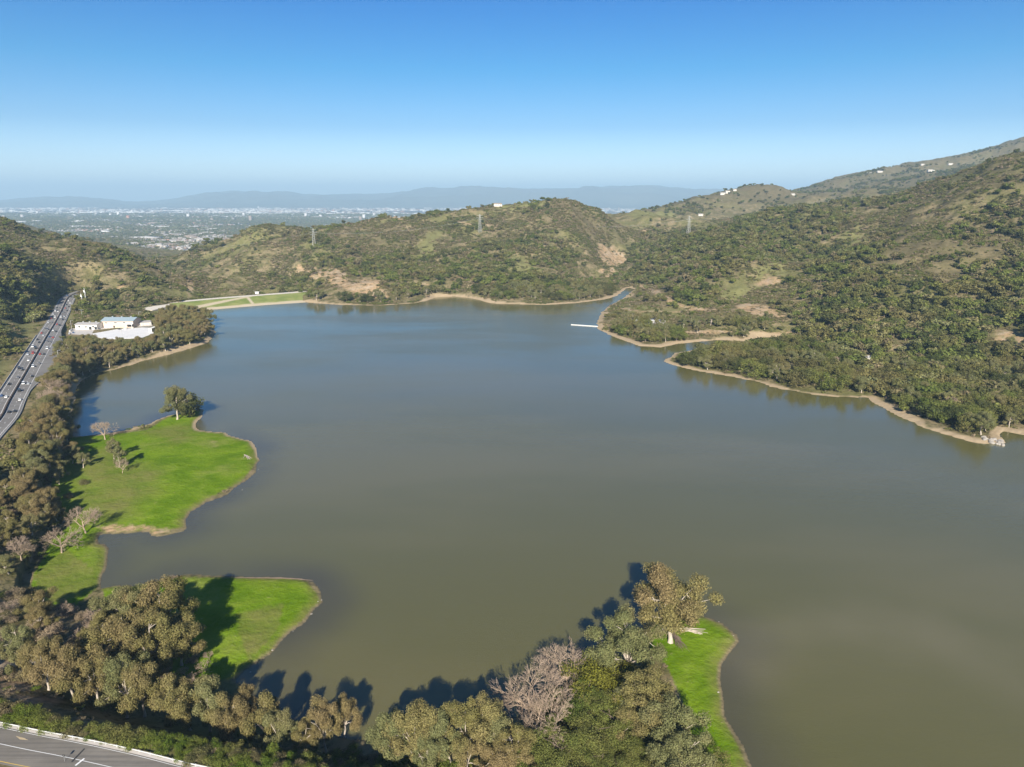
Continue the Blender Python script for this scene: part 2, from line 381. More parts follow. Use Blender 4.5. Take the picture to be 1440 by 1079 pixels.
DIRT = [wpoly(s) for s in DIRT_PX]; TRAIL = [wpoly(s) for s in TRAIL_PX]; GREEN = [wpoly(s) for s in GREEN_PX]; BROWN = [wpoly(s) for s in BROWN_PX]
def cover(P, sd, md):
    dirt = np.zeros(len(P)); green = np.zeros(len(P)); brown = np.zeros(len(P))
    for p in DIRT: dirt = np.maximum(dirt, soft(p, 5, P))
    for p in TRAIL:
        d, _ = pdist(P, p); dirt = np.maximum(dirt, 1-sstep(3.0, 7.0, d+(fbm(P[:, 0]/20, P[:, 1]/20, 4, 2)-.5)*4))
    for p in GREEN: green = np.maximum(green, soft(p, 12, P, 16))
    for p in BROWN: brown = np.maximum(brown, soft(p, 30, P, 40))
    return dirt, green, brown
dirt, green, brown = cover(G, SD, mdist)
# the drawdown rim: bare soil exposed along the waterline
rimw = np.where(mead_s > .4, 1.1, np.where(GX > 0, 5.5, 4.2))+9*(fbm(GX/34, GY/34, 21, 3)-.5)*np.where(mead_s > .4, .12, 2)
far_rim = np.where(rr > 500, 1, .3)
rim = (SD > -4)*(1-sstep(rimw*far_rim*1.0, rimw*far_rim*1.7+1.5, SD))*(SD < 40)
town = sstep(-70, -88, Z)
V = np.column_stack([GX, GY, Z])
na, nr = AZ.shape
ii = (np.arange(na-1)[:, None]*nr+np.arange(nr-1)[None]).ravel()
F = np.column_stack([ii, ii+1, ii+nr+1, ii+nr])
t = NT('ground_cover')
n1 = t.noise(.012, 4); n2 = t.noise(.06, 5, .6); n3 = t.noise(.35, 4, .6); n4 = t.noise(2.2, 3)
brush = t.mix(t.ramp(n2, .4, .62), (.105, .095, .040), (.235, .185, .105))
brush = t.mix(t.math('MULTIPLY', t.ramp(n1, .46, .64), .7), brush, t.mix(n3, (.125, .135, .040), (.19, .17, .07)))
brush = t.mix(t.math('MULTIPLY', t.ramp(n3, .5, .68), .75), brush, (.035, .042, .016))
brush = t.mix(t.math('MULTIPLY', t.attr('brown'), .6), brush, t.mix(n3, (.17, .135, .075), (.10, .085, .045)))
gr = t.mix(t.ramp(n2, .35, .65), (.094, .165, .006), (.145, .222, .012))
gr = t.mix(t.math('MULTIPLY', t.ramp(t.noise(.030, 5, .65), .50, .72), .6), gr, (.19, .205, .05))
gr = t.mix(t.math('MULTIPLY', t.ramp(n4, .52, .7), .3), gr, (.06, .13, .008))
gr = t.mix(t.math('MULTIPLY', t.ramp(n3, .66, .74), .6), gr, (.26, .24, .12))
gr = t.mix(t.math('MULTIPLY', t.attr('olive'), t.ramp(n2, .25, .7, .35, 1)), gr, t.mix(n3, (.13, .135, .030), (.20, .165, .070)))
ol = t.mix(n3, (.15, .16, .055), (.21, .19, .08))
so = t.mix(t.ramp(n3, .35, .65), (.42, .29, .165), (.30, .205, .12))
so = t.mix(t.math('MULTIPLY', t.ramp(n2, .45, .65), .6), so, (.38, .32, .24))
tw = t.mix(t.ramp(t.noise(.012, 6, .7), .42, .66), (.060, .058, .048), (.15, .13, .115))
c = t.mix(t.attr('town'), brush, tw)
c = t.mix(t.math('MULTIPLY', t.attr('green'), t.ramp(n2, .3, .6, .35, .95)), c, ol)
c = t.mix(t.attr('meadow'), c, gr)
c = t.mix(t.math('MULTIPLY', t.attr('dirt'), t.ramp(t.noise(.11, 5, .7), .34, .56, .15, 1)), c, so)
c = t.mix(t.attr('rim'), c, t.mix(t.attr('dark_rim'), t.mix(n3, (.44, .34, .21), (.31, .235, .15)), (.14, .12, .06)))
c = t.mix(t.attr('mud'), c, (.06, .05, .042))
t.bsdf(c, .98, .0, bump=t.math('ADD', n3, t.math('MULTIPLY', n2, 2.0)), bstr=.5, bdist=1.3)
me = mesh_np('ground', V, F, (t.m,), smooth=True)
meadow_s = np.where(meadow > 0, sstep(0, 1.5, mdist+.8), 0)
nr_d = np.full(len(G), 1e3); _m = rr < 420; nr_d[_m] = pdist(G[_m], NR)[0]
green2 = np.maximum(green, .0)
_m2 = (nr_d < 60) & (GY < np.interp(GX, NR[:, 0], NR[:, 1])-2); brown = np.where(_m2, 1.6, brown); brown = np.maximum(brown, sstep(2600, 3300, rr)*sstep(-40, 60, Z)*(.5+.8*fbm(GX/300, GY/300, 15, 3)))
OLIVE = [wpoly(s) for s in ("100,640 150,625 215,650 225,690 160,735 100,735", "45,800 90,770 130,800 140,830 60,850", "330,860 400,850 390,890 350,930", "205,600 250,590 285,600 250,620")]
oliv = np.zeros(len(G))
for p in OLIVE: oliv = np.maximum(oliv, soft(p, 12, G, 10)*.75)
oliv = np.maximum(oliv, .8*(1-sstep(1.0, 7, np.maximum(SD, 0)+4*(fbm(GX/8, GY/8, 13, 3)-.5))))
attr(me, 'olive', oliv); attr(me, 'green', green2); attr(me, 'meadow', meadow_s); attr(me, 'dirt', dirt); attr(me, 'rim', rim); attr(me, 'brown', brown); attr(me, 'town', town)
attr(me, 'dark_rim', np.where(rr < 480, .75, 0)); attr(me, 'mud', sstep(.6, -.6, SD)*np.where(rr < 480, .9, .0))
terrain = link('ground', me); tag(terrain, kind='structure')

# ------------------------------------------------------------------ the lake: a level sheet over the grid cells inside the shore
wm = (SD.reshape(na, nr) < 3.0) & (R < 2600)
cell = wm[:-1, :-1] | wm[1:, :-1] | wm[:-1, 1:] | wm[1:, 1:]
Fw = F[cell.ravel()]
used = np.unique(Fw); remap = np.zeros(len(G), np.int64); remap[used] = np.arange(len(used))
t = NT('lake_water')
pos = t.pos()
mp = t.n('ShaderNodeMapping'); t.set(mp.inputs['Vector'], pos); mp.inputs['Scale'].default_value = (.0022, .0060, 1); mp.inputs['Rotation'].default_value = (0, 0, .35)
silt = t.noise(1.0, 4, .5, mp.outputs[0])
d = t.attr('shore')
near_c = t.mix(t.ramp(silt, .42, .62), (.100, .093, .029), (.124, .110, .040))
c = t.mix(t.ramp(d, 1, 26), t.mix(t.attr('shore_dark'), near_c, (.050, .044, .032)), near_c)
c = t.mix(t.attr('plume'), c, (.160, .140, .072))
wv = t.n('ShaderNodeMapping'); t.set(wv.inputs['Vector'], pos); wv.inputs['Scale'].default_value = (.55, 1.1, 1); wv.inputs['Rotation'].default_value = (0, 0, .2)
wa = t.noise(1.0, 3, .6, wv.outputs[0]); wb = t.noise(.16, 3, .6, wv.outputs[0])
b = t.bsdf(c, t.ramp(t.noise(1.3, 4, .6, mp.outputs[0]), .35, .65, .09, .24), .5, bump=t.math('ADD', wa, t.math('MULTIPLY', wb, 1.5)), bstr=.2, bdist=.2)
b.inputs['IOR'].default_value = 1.62
VW = np.column_stack([GX[used], GY[used], np.zeros(len(used))])
me = mesh_np('water', VW, remap[Fw], (t.m,), smooth=True)
attr(me, 'shore', np.maximum(-SD[used], 0))
# water colour darkens off the meadow spits
mm = sstep(60, 20, mdist[used])*(.25+.9*(fbm(GX[used]/45, GY[used]/45, 61, 3)-.3)); attr(me, 'shore_dark', np.clip(mm*1.1, 0, 1))
pl = atz(np.array([1010., 1075, 1200, 1300, 1420, 1500, 1440, 1300, 1150, 1060]), np.array([872., 850, 852, 875, 920, 1000, 985, 925, 905, 915]), 0)
attr(me, 'plume', 0.5*soft(pl, 20, G[used], 30))
lake = link('water', me); tag(lake, kind='structure')

# ------------------------------------------------------------------ far mountains across the valley
SKY = pts("-300,284 -100,283 0,281 30,279 60,276 90,277.5 133,279 180,283 200,283.5 240,280 290,272.5 310,271 333,269 360,270.5 383,270 410,272 433,274.5 480,275 520,273.5 560,271 600,268 647,265.5 720,266 760,266.5 813,265.5 823,263 845,265 863,262.5 880,264 900,262.5 920,263 947,267 980,268.5 1003,269 1050,271 1100,271 1200,274 1400,280 1700,284")
xa = np.linspace(-500, 1900, 1300); top = np.interp(xa, SKY[:, 0], SKY[:, 1])+3.0*(fbm(xa/30, xa*0, 71, 5)-.5)
layers = [(31000, 0, 0.0), ]
VV = []
nrow = 60
a_, k_ = ray(xa, top)
for j in range(nrow):
    f = j/(nrow-1)                                     # 0 foot .. 1 back foot
    dist = 21500+f*16000
    prof = np.sin(min(1, f/.62)*PI/2)**1.3 if f < .62 else math.cos((f-.62)/.38*PI/2)
    zt = H+k_*(21500+.62*16000)                         # crest height
    X = a_*dist
    nz = (ridged(X/2600, X*0+dist/2600, 19, 5)-.6)*650*math.sin(min(1, f/.62)*PI)*(f < .62)
    VV.append(np.column_stack([X, np.full_like(X, dist), -150+(zt+150)*prof+nz*np.clip((zt+150)/600, .2, 1)]))
VV = np.vstack(VV); n = len(xa)
ii = (np.arange(nrow-1)[:, None]*n+np.arange(n-1)[None]).ravel()
t = NT('mountain_slopes'); f = t.noise(.0006, 6, .6)
t.bsdf(t.mix(f, (.03, .04, .025), (.15, .13, .08)), .95, .1)
mt = link('mountains', mesh_np('mountains', VV, np.column_stack([ii, ii+1, ii+n+1, ii+n]), (t.m,), smooth=True)); tag(mt, kind='structure')

# ------------------------------------------------------------------ air
bm = bmesh.new(); bmesh.ops.create_cube(bm, size=1)
me = bpy.data.meshes.new('haze'); bm.to_mesh(me); bm.free()
hz = link('haze', me); tag(hz, kind='stuff')
zmin = min(Z.min(), -150)-1; zmax = max(VV[:, 2].max(), Z.max())+30
hz.location = (0, 22000, (zmin+zmax)/2); hz.scale = (112000, 76000, zmax-zmin)
t = NT('air'); vol = t.n('ShaderNodeVolumePrincipled')
vol.inputs['Density'].default_value = 6.2e-5; vol.inputs['Color'].default_value = (.54, .80, 1, 1); vol.inputs['Anisotropy'].default_value = 0.0
t.t.links.new(vol.outputs[0], t.out.inputs['Volume']); me.materials.append(t.m)
print('land built', zmin, zmax)
# ------------------------------------------------------------------ foliage materials
def leaf_mat(name, lo, hi, alt, nscale=.03, transl=.22):
    t = NT(name)
    oi = t.n('ShaderNodeObjectInfo'); geo = t.n('ShaderNodeNewGeometry')
    f = t.noise(nscale, 3); f2 = t.noise(.45, 3, .6)
    c = t.mix(oi.outputs['Random'], lo, hi)
    c = t.mix(t.ramp(f, .42, .66), c, alt)
    c = t.mix(t.math('MULTIPLY', t.ramp(f2, .5, .72), .55), c, alt)
    hs = t.n('ShaderNodeHueSaturation'); t.set(hs.inputs['Color'], c)
    t.set(hs.inputs['Value'], t.ramp(geo.outputs['Random Per Island'], 0, 1, .68, 1.38))
    c = hs.outputs[0]
    d = t.n('ShaderNodeBsdfDiffuse'); t.set(d.inputs[0], c)
    tr = t.n('ShaderNodeBsdfTranslucent'); t.set(tr.inputs[0], c)
    m = t.n('ShaderNodeMixShader'); m.inputs[0].default_value = transl
    t.t.links.new(d.outputs[0], m.inputs[1]); t.t.links.new(tr.outputs[0], m.inputs[2]); t.t.links.new(m.outputs[0], t.out.inputs[0])
    return t.m
M = {}
M['euc'] = leaf_mat('eucalyptus_leaves', (.165, .152, .052), (.225, .196, .078), (.225, .172, .082))
M['euc_g'] = leaf_mat('grey_green_leaves', (.150, .158, .064), (.200, .198, .086), (.210, .182, .082))
M['oak'] = leaf_mat('oak_leaves', (.084, .112, .024), (.146, .162, .042), (.165, .145, .054), .02)
M['oak_dark'] = leaf_mat('dark_oak_leaves', (.050, .064, .020), (.084, .094, .032), (.120, .108, .042), .02)
M['yellow'] = leaf_mat('yellow_green_leaves', (.150, .150, .022), (.170, .155, .030), (.120, .120, .03))
M['chap'] = leaf_mat('chaparral_leaves', (.145, .125, .056), (.215, .170, .095), (.115, .120, .042), .012)
M['shrub'] = leaf_mat('shrub_leaves', (.085, .130, .018), (.145, .170, .032), (.155, .145, .050), .05)
M['dry'] = leaf_mat('dry_twig_leaves', (.270, .205, .135), (.320, .250, .165), (.21, .17, .10), .05)
M['bark'] = plain('pale_bark', (.42, .36, .29), .85, .1, .4, 1.1)
M['bark_d'] = plain('grey_bark', (.17, .13, .10), .9, .1, .35, 1.3)
M['twig'] = plain('bare_twigs', (.36, .275, .20), .9, .1, .25, .9)

def tubes(paths, sides=5):
    """paths: list of (points (n,3), radii (n,)) -> V, F"""
    VV = []; FF = []; o = 0
    for P, r in paths:
        P = np.asarray(P, float); r = np.asarray(r, float); n = len(P)
        T = np.gradient(P, axis=0); T /= np.linalg.norm(T, axis=1)[:, None]+1e-9
        up = np.where(np.abs(T[:, 2:3]) > .9, np.array([[1., 0, 0]]), np.array([[0, 0, 1.]]))
        A = np.cross(T, up); A /= np.linalg.norm(A, axis=1)[:, None]+1e-9; B = np.cross(T, A)
        th = np.arange(sides)*2*PI/sides
        ring = P[:, None]+r[:, None, None]*(np.cos(th)[None, :, None]*A[:, None]+np.sin(th)[None, :, None]*B[:, None])
        VV.append(ring.reshape(-1, 3))
        i = np.arange(n-1)[:, None]*sides; k = np.arange(sides)[None]; k2 = (k+1) % sides
        FF.append(np.stack([i+k, i+k2, i+sides+k2, i+sides+k], -1).reshape(-1, 4)+o); o += n*sides
    return np.vstack(VV), np.vstack(FF)
def leaves(g, C, Rd, n, size, hug=.9, el=1.5, up=.25, shell=2.6):
    """diamond leaf sprays through ellipsoid clumps; C centres (k,3), Rd radii (k,3)"""
    w_ = (Rd.prod(1))**(2/3); k = g.choice(len(C), n, p=w_/w_.sum())
    d = g.normal(size=(n, 3)); d /= np.linalg.norm(d, axis=1)[:, None]
    rad = g.random(n)**(1/shell)
    rad *= .86+.28*g.random(n)
    P = C[k]+d*Rd[k]*rad[:, None]
    nrm = d*hug+g.normal(size=(n, 3))*.5+np.array([0, 0, up]); nrm /= np.linalg.norm(nrm, axis=1)[:, None]
    t = np.cross(nrm, g.normal(size=(n, 3))); t /= np.linalg.norm(t, axis=1)[:, None]+1e-9; b = np.cross(nrm, t)
    s = size*(.6+.8*g.random(n))[:, None]
    V = np.stack([P-t*s*el*.5, P-b*s*.42+nrm*s*.06, P+t*s*el*.5, P+b*s*.42-nrm*s*.06], 1).reshape(-1, 3)
    return V, np.arange(4*n).reshape(-1, 4)
def proto_broad(seed, kind='euc', nleaf=5200, lsize=.020):
    """a tree of unit height: trunk mesh data + crown mesh data"""
    g = np.random.default_rng(seed)
    if kind == 'euc': nb, cz0, cz1, wid, clumpr, base = 8, .34, .93, .30, (.085, .155), .30
    elif kind == 'oak': nb, cz0, cz1, wid, clumpr, base = 9, .28, .80, .46, (.15, .25), .22
    elif kind == 'big': nb, cz0, cz1, wid, clumpr, base = 12, .40, .90, .36, (.08, .13), .26
    elif kind == 'tall': nb, cz0, cz1, wid, clumpr, base = 7, .30, .92, .17, (.07, .12), .25
    paths = []; C = []; Rd = []
    lean = g.normal(size=2)*.05
    tz = np.linspace(0, base, 5); tp = np.column_stack([lean[0]*tz*2+.008*np.sin(tz*22), lean[1]*tz*2, tz])
    r0 = .026 if kind != 'oak' else .034
    paths.append((tp, np.array([1.5, 1.05, .95, .88, .8])*r0))
    for i in range(nb):
        a = i*2.399+g.random()*.8; f = (i+.5)/nb
        z = cz0+(cz1-cz0)*f+g.normal()*.03
        rad = wid*math.sqrt(max(.02, 1-abs(2*f-.75)**2*.62))*(.55+.55*g.random())
        if i == nb-1: rad *= .3; z = cz1
        e = np.array([lean[0]+math.cos(a)*rad, lean[1]+math.sin(a)*rad, z])
        s = tp[-1] if i else tp[-1]
        t_ = np.linspace(0, 1, 6)[:, None]
        mid = s+(e-s)*t_; mid[:, 2] += (np.sin(t_[:, 0]*PI)*.05*(1 if kind != 'oak' else .6)); mid += g.normal(size=mid.shape)*.008*np.sin(t_*PI)
        paths.append((mid, np.linspace(.62, .16, 6)*r0))
        nsub = g.integers(3, 5)
        for j in range(nsub):
            cr = g.uniform(*clumpr); off = g.normal(size=3)*np.array([1, 1, .75])*clumpr[1]*.72
            c = e+off; c[2] = min(c[2], 1-cr*.8); c[2] = max(c[2], base*.75+cr*.5)
            C.append(c); Rd.append([cr*g.uniform(.85, 1.2), cr*g.uniform(.85, 1.2), cr*g.uniform(.75, 1.15)])
            paths.append((np.array([mid[4], (mid[4]+c)/2+g.normal(size=3)*.01, c]), np.array([.2, .14, .06])*r0))
    C = np.array(C); Rd = np.array(Rd)
    V, F = leaves(g, C, Rd, nleaf, lsize)
    top = V[:, 2].max(); 
    tv, tf = tubes(paths, 6)
    return (tv/top, tf), (V/top, F)
def grow(g, p, d, L, r, depth, paths, spread):
    n = 4; P = [p]; q = p.copy(); dd = d.copy()
    for i in range(n-1):
        dd = dd+g.normal(size=3)*.13; dd[2] += .03; dd /= np.linalg.norm(dd); q = q+dd*L/(n-1); P.append(q.copy())
    paths.append((np.array(P), np.linspace(r, r*.62, n)))
    if depth == 0: return
    k = 3 if depth > 1 else 4
    for i in range(k):
        nd = dd+g.normal(size=3)*spread; nd /= np.linalg.norm(nd)
        s = P[-1] if i < 2 else P[-2]
        grow(g, np.array(s), nd, L*g.uniform(.62, .85), r*.60, depth-1, paths, spread)
def proto_bare(seed, depth=6):
    g = np.random.default_rng(seed); paths = []
    grow(g, np.array([0, 0, 0.]), np.array([0, 0, 1.]), .20, .026, 1, paths, .5)
    paths = paths[:1]
    top = paths[0][0][-1]
    for i in range(5):
        a = i*2.4+g.random(); nd = np.array([math.cos(a)*.75, math.sin(a)*.75, .8+.5*g.random()]); nd /= np.linalg.norm(nd)
        grow(g, top.copy(), nd, .21, .016, depth-1, paths, .42)
    for q in paths: np.maximum(q[1], .0016, out=q[1])
    V, F = tubes(paths[:1]+[p for p in paths[1:]], 3)
    # trunk+limbs, and the fine twigs as the crown
    big = [p for p in paths if p[1][0] > .0075]; fine = [p for p in paths if p[1][0] <= .0075]
    return tubes(big, 5), tubes(fine, 3)
def proto_bush(seed, n=900, lsize=.075, k=7, flat=.8):
    g = np.random.default_rng(seed)
    C = np.column_stack([g.normal(size=k)*.30, g.normal(size=k)*.30, g.uniform(.25, .62, k)*flat]); Rd = g.uniform(.24, .42, (k, 3)); Rd[:, 2] *= flat
    V, F = leaves(g, C, Rd, n, lsize, el=1.3)
    V[:, 2] -= .05; V[:, 2] = np.maximum(V[:, 2], -.08)
    return V, F
def proto_canopy(seed, n=520, lsize=.10, k=7, h=1.0):
    """far tree: short trunk inside a lobed crown, one mesh"""
    g = np.random.default_rng(seed)
    a = g.random(k)*2*PI; r = g.uniform(0.05, .30, k)
    C = np.column_stack([np.cos(a)*r, np.sin(a)*r, g.uniform(.38, .78, k)*h]); Rd = g.uniform(.17, .29, (k, 3))*np.array([1, 1, .85*h])
    V, F = leaves(g, C, Rd, n, lsize, el=1.3)
    tv, tf = tubes([(np.array([[0, 0, -.1], [0, 0, .25], [.02, 0, .5*h]]), np.array([.035, .028, .02]))], 5)
    return np.vstack([V, tv]), np.vstack([F, tf+len(V)]), len(F), len(tf)

PR = {}
def add_proto(key, kind, seeds, mcrown, mbark, nleaf, ls):
    PR[key] = []
    for s in seeds:
        (tv, tf), (cv, cf) = proto_broad(s, kind, nleaf, ls)
        PR[key].append((mesh_np('trunk', tv, tf, (mbark,), smooth=True), mesh_np('crown', cv, cf, (mcrown,))))
add_proto('euc', 'euc', (1, 2, 3, 4, 5, 26, 27), M['euc'], M['bark'], 24000, .0165)
add_proto('eucg', 'euc', (6, 7, 8), M['euc_g'], M['bark'], 21000, .017)
add_proto('tall', 'tall', (9, 10, 11), M['euc_g'], M['bark'], 5000, .026)
add_proto('big', 'big', (12, 13), M['euc'], M['bark'], 38000, .0145)
add_proto('bigg', 'big', (14, 15), M['euc_g'], M['bark'], 36000, .0145)
add_proto('oak', 'oak', (16, 17, 18, 19), M['oak'], M['bark_d'], 4200, .045)
add_proto('oakd', 'oak', (20, 21, 22), M['oak_dark'], M['bark_d'], 4200, .045)
add_proto('oakn', 'oak', (23, 24), M['oak'], M['bark_d'], 22000, .021)
add_proto('yel', 'oak', (25,), M['yellow'], M['bark_d'], 14000, .026)
PR['bare'] = []
for s in (31, 32, 33, 34):
    (tv, tf), (cv, cf) = proto_bare(s)
    PR['bare'].append((mesh_np('trunk', tv, tf, (M['twig'],)), mesh_np('crown', cv, cf, (M['twig'],))))
PR['shrub'] = [mesh_np('shrub', *proto_bush(s, 2600, .05, 9), (M['shrub'],)) for s in (41, 42, 43)]
PR['shrub_o'] = [mesh_np('shrub', *proto_bush(s, 2600, .05, 9), (M['chap'],)) for s in (44, 45)]
PR['dry'] = [mesh_np('shrub', *proto_bush(s, 2600, .05, 9), (M['dry'],)) for s in (46, 47)]

NAMES = dict(euc='eucalyptus_tree', eucg='eucalyptus_tree', tall='eucalyptus_tree', big='eucalyptus_tree', bigg='eucalyptus_tree', oak='oak_tree', oakd='oak_tree', oakn='oak_tree', yel='broadleaf_tree', bare='bare_tree', shrub='shrub', shrub_o='shrub', dry='shrub')
COUNT = {}
def gz(p): return float(ground(np.array([[p[0], p[1]]]))[0])
def plant(kind, p, h, label, group, wide=1.0, variant=None, sink=.25, name=None):
    i = COUNT.get(kind, 0); COUNT[kind] = i+1
    z = gz(p); v = PR[kind][(i if variant is None else variant) % len(PR[kind])]
    rz = float(RNG.random()*6.28); cat = 'shrub' if NAMES[kind] == 'shrub' else 'tree'
    if isinstance(v, tuple):
        r = empty(name or NAMES[kind], (p[0], p[1], z-sink), rz); r.scale = (h*wide, h*wide, h)
        link('trunk', v[0], r); link('crown', v[1], r)
    else:
        r = link(NAMES[kind], v); r.location = (p[0], p[1], z-.1); r.rotation_euler = (0, 0, rz); r.scale = (h*wide, h*wide, h)
    tag(r, label, cat, group); return r
def plant_at(kind, px, py, h, label, group, wide=1.0, variant=None, up=.62):
    """px, py: where the middle of the crown shows"""
    return plant(kind, hit(px, py, h*up), h, label, group, wide, variant)
def spots(poly_px, n, mind, seed, lim_sd=1.5, avoid=None):
    """scatter n points at least mind apart in a traced world polygon on land"""
    poly = np.array([hit(a, b) for a, b in pts(poly_px)]) if isinstance(poly_px, str) else poly_px
    g = np.random.default_rng(seed); lo_, hi_ = poly.min(0), poly.max(0); out = np.zeros((0, 2)); tries = 0
    while len(out) < n and tries < 60:
        Q = lo_+g.random((n*6, 2))*(hi_-lo_); Q = Q[inside(Q, poly)]; Q = Q[shore_sd(Q) > lim_sd] if len(Q) else Q; tries += 1
        if avoid is not None and len(Q): Q = Q[avoid(Q)]
        for q in Q:
            if len(out) >= n: break
            if len(out) == 0 or np.min(np.hypot(*(out-q).T)) > mind: out = np.vstack([out, q])
    return out
def road_clear(Q): return (pdist(Q, HW)[0] > HWW+3.5) & (pdist(Q, NR)[0] > NRW+2.0) & ~inside(Q, SITE)
ORD = ['first', 'second', 'third', 'fourth', 'fifth', 'sixth', 'seventh', 'eighth', 'ninth', 'tenth', 'eleventh', 'twelfth', 'thirteenth', 'fourteenth', 'fifteenth', 'sixteenth', 'seventeenth', 'eighteenth', 'nineteenth', 'twentieth']

# ---- the trees one can tell apart
plant_at('big', 947, 838, 31, 'largest lone eucalyptus with pale trunk standing at the tip of the green spit', 'eucalyptus trees on the narrow green spit', 1.12, 0, .66)
plant_at('bigg', 886, 905, 25, 'wide grey green eucalyptus beside the bare trees, just behind the spit tip tree', 'eucalyptus trees on the narrow green spit', 1.15, 0)
plant_at('big', 927, 985, 22, 'mid sized eucalyptus leaning over the near edge of the narrow green spit', 'eucalyptus trees on the narrow green spit', 1.05, 1)
plant_at('eucg', 948, 1020, 21, 'eucalyptus at the root of the narrow spit, its shadow crossing the grass', 'eucalyptus trees on the narrow green spit', 1.1, 1)
plant_at('bigg', 955, 1056, 19, 'brownish eucalyptus at the bottom edge of the picture below the narrow spit', 'eucalyptus trees on the narrow green spit', 1.1, 1)
plant_at('yel', 838, 953, 17, 'yellow green leafy tree beside the bare pinkish trees', None, 1.0)
for q, lab in (((800, 925, 20), 'bare pinkish tree farthest out, its top over the dark tree shadows on the water'), ((742, 962, 23), 'widest bare pinkish branching tree at the water edge'),
               ((765, 1002, 20), 'bare pale branched tree in front of the widest bare tree'), ((815, 975, 14), 'small bare tree between the bare pinkish trees and the yellow green tree')):
    plant_at('bare', *q, lab, 'bare trees near the narrow spit', 1.25, up=.66)
for i, (a, b, h, k) in enumerate([(805, 985, 13, 'oakn'), (848, 985, 12, 'oakn'), (868, 1012, 12, 'oakn'), (885, 985, 14, 'eucg'), (905, 1010, 15, 'euc'), (820, 1030, 13, 'oakn'), (790, 1052, 13, 'oakn'), (752, 1055, 12, 'oakn'),
                                  (845, 1062, 9, 'oakn'), (905, 1050, 9, 'oakn'), (930, 1064, 9, 'oakn'), (880, 962, 13, 'oakn'), (868, 945, 12, 'eucg'), (905, 948, 12, 'eucg'), (985, 1065, 10, 'oakn')]):
    plant_at(k, a, b, h, 'low rounded leafy tree in the thicket between the bare trees and the narrow green spit', 'thicket trees at the root of the narrow spit', 1.15)
ROW = [(548, 1030, 22), (578, 1024, 24), (606, 1020, 23), (632, 1025, 22), (655, 1018, 22), (682, 1015, 24), (705, 1030, 20), (728, 1040, 20), (655, 1052, 17), (600, 1050, 17), (700, 1062, 15)]
for i, (a, b, h) in enumerate(ROW):
    lab = ('%s eucalyptus from the left in the bottom row right of the water gap' % ORD[i]) if i < 8 else 'lower eucalyptus in front of the bottom row right of the water gap'
    plant_at('euc' if i % 3 else 'eucg', a, b, h*.92, lab, 'eucalyptus row along the bottom bank', .76)
ROW2 = [(22, 905, 20), (60, 925, 22), (98, 935, 25), (132, 945, 24), (170, 955, 26), (196, 958, 24), (232, 975, 22), (262, 985, 20), (290, 982, 22), (318, 1000, 20), (343, 990, 18), (368, 1000, 22), (392, 1018, 19), (455, 1015, 20), (482, 1002, 17), (428, 1035, 14)]
for i, (a, b, h) in enumerate(ROW2):
    lab = '%s eucalyptus from the left in the row above the near road' % ORD[i] if i < 13 else ('lone rounded eucalyptus standing left of the gap of open water', 'narrower eucalyptus touching the lone rounded one by the gap', 'low eucalyptus just left of the lone rounded one')[i-13]
    plant_at('euc' if i % 4 else 'eucg', a, b, h*.92, lab, 'eucalyptus row above the near road', .74)
for i, (a, b, h, k, lab) in enumerate([(225, 855, 30, 'big', 'huge dark brown eucalyptus throwing the longest shadow over the lower meadow'), (180, 848, 24, 'bigg', 'tall eucalyptus left of the huge one, by the little cove'),
        (205, 898, 27, 'big', 'massive eucalyptus in front of the huge one, pale limbs showing'), (250, 893, 22, 'euc', 'eucalyptus at the meadow side of the massive one, over dark shade'),
        (165, 890, 24, 'euc', 'brown eucalyptus on the inland side of the massive one'), (135, 880, 18, 'euc', 'rounded brown eucalyptus at the meadow foot, left of the massive group')]):
    plant_at(k, a, b, h*.94, lab, 'big eucalyptus trees beside the lower meadow', .95, i)
# ---- upper meadow
plant_at('eucg', 246, 562, 28, 'round dark tree on the sandy tip of the upper meadow, left of its twin', 'pair of trees on the upper meadow tip', .95, 0, .58)
plant_at('oakd', 264, 566, 22, 'dark dense tree, right one of the pair on the upper meadow tip', 'pair of trees on the upper meadow tip', .85, None, .55)
plant_at('bare', 145, 599, 17, 'pale bare tree at the back shoreline of the upper meadow', None, 1.1)
plant_at('tall', 158, 627, 15, 'topmost of three slim trees standing in the upper meadow', 'slim trees in the upper meadow', .95)
plant_at('tall', 165, 638, 15, 'middle of three slim trees standing in the upper meadow', 'slim trees in the upper meadow', .9)
plant_at('bare', 170, 650, 12, 'thin bare trunk, lowest of the three trees in the upper meadow', None, .7)
plant_at('bare', 116, 722, 18, 'pale bare tree on the left edge of the upper meadow', 'pale bare trees by the upper meadow', 1.1)
plant_at('bare', 82, 750, 17, 'pale bare tree at the neck between the two meadows', 'pale bare trees by the upper meadow', 1.1)
# ---- the strip between highway and lake
inmead = lambda Q: ~np.any([inside(Q, p) for p in MW], axis=0)
ok = lambda Q: road_clear(Q) & inmead(Q)
def zone(poly, n, mind, seed, kinds, hr, label, group, wide=1.0, avoid=ok, sd=3.0):
    S = spots(poly, n, mind, seed, sd, avoid); g = np.random.default_rng(seed+100)
    S = S[np.argsort(-S[:, 1])]
    for q in S:
        k = kinds[g.integers(len(kinds))]; hh_ = g.uniform(*hr)
        plant(k, q, hh_ if k not in ('shrub', 'shrub_o', 'dry') else min(hh_*.55, 5.5), label, group, wide*g.uniform(.9, 1.12))
    return len(S)
zone("118,531 160,518 209,503 228,496 228,484 200,489 150,492 120,488 96,496 92,520", 55, 8, 51, ['euc', 'euc', 'eucg'], (13, 17), 'olive brown eucalyptus in the dense grove between the white yard and the lake', 'grove behind the white yard', 1.0, sd=5)
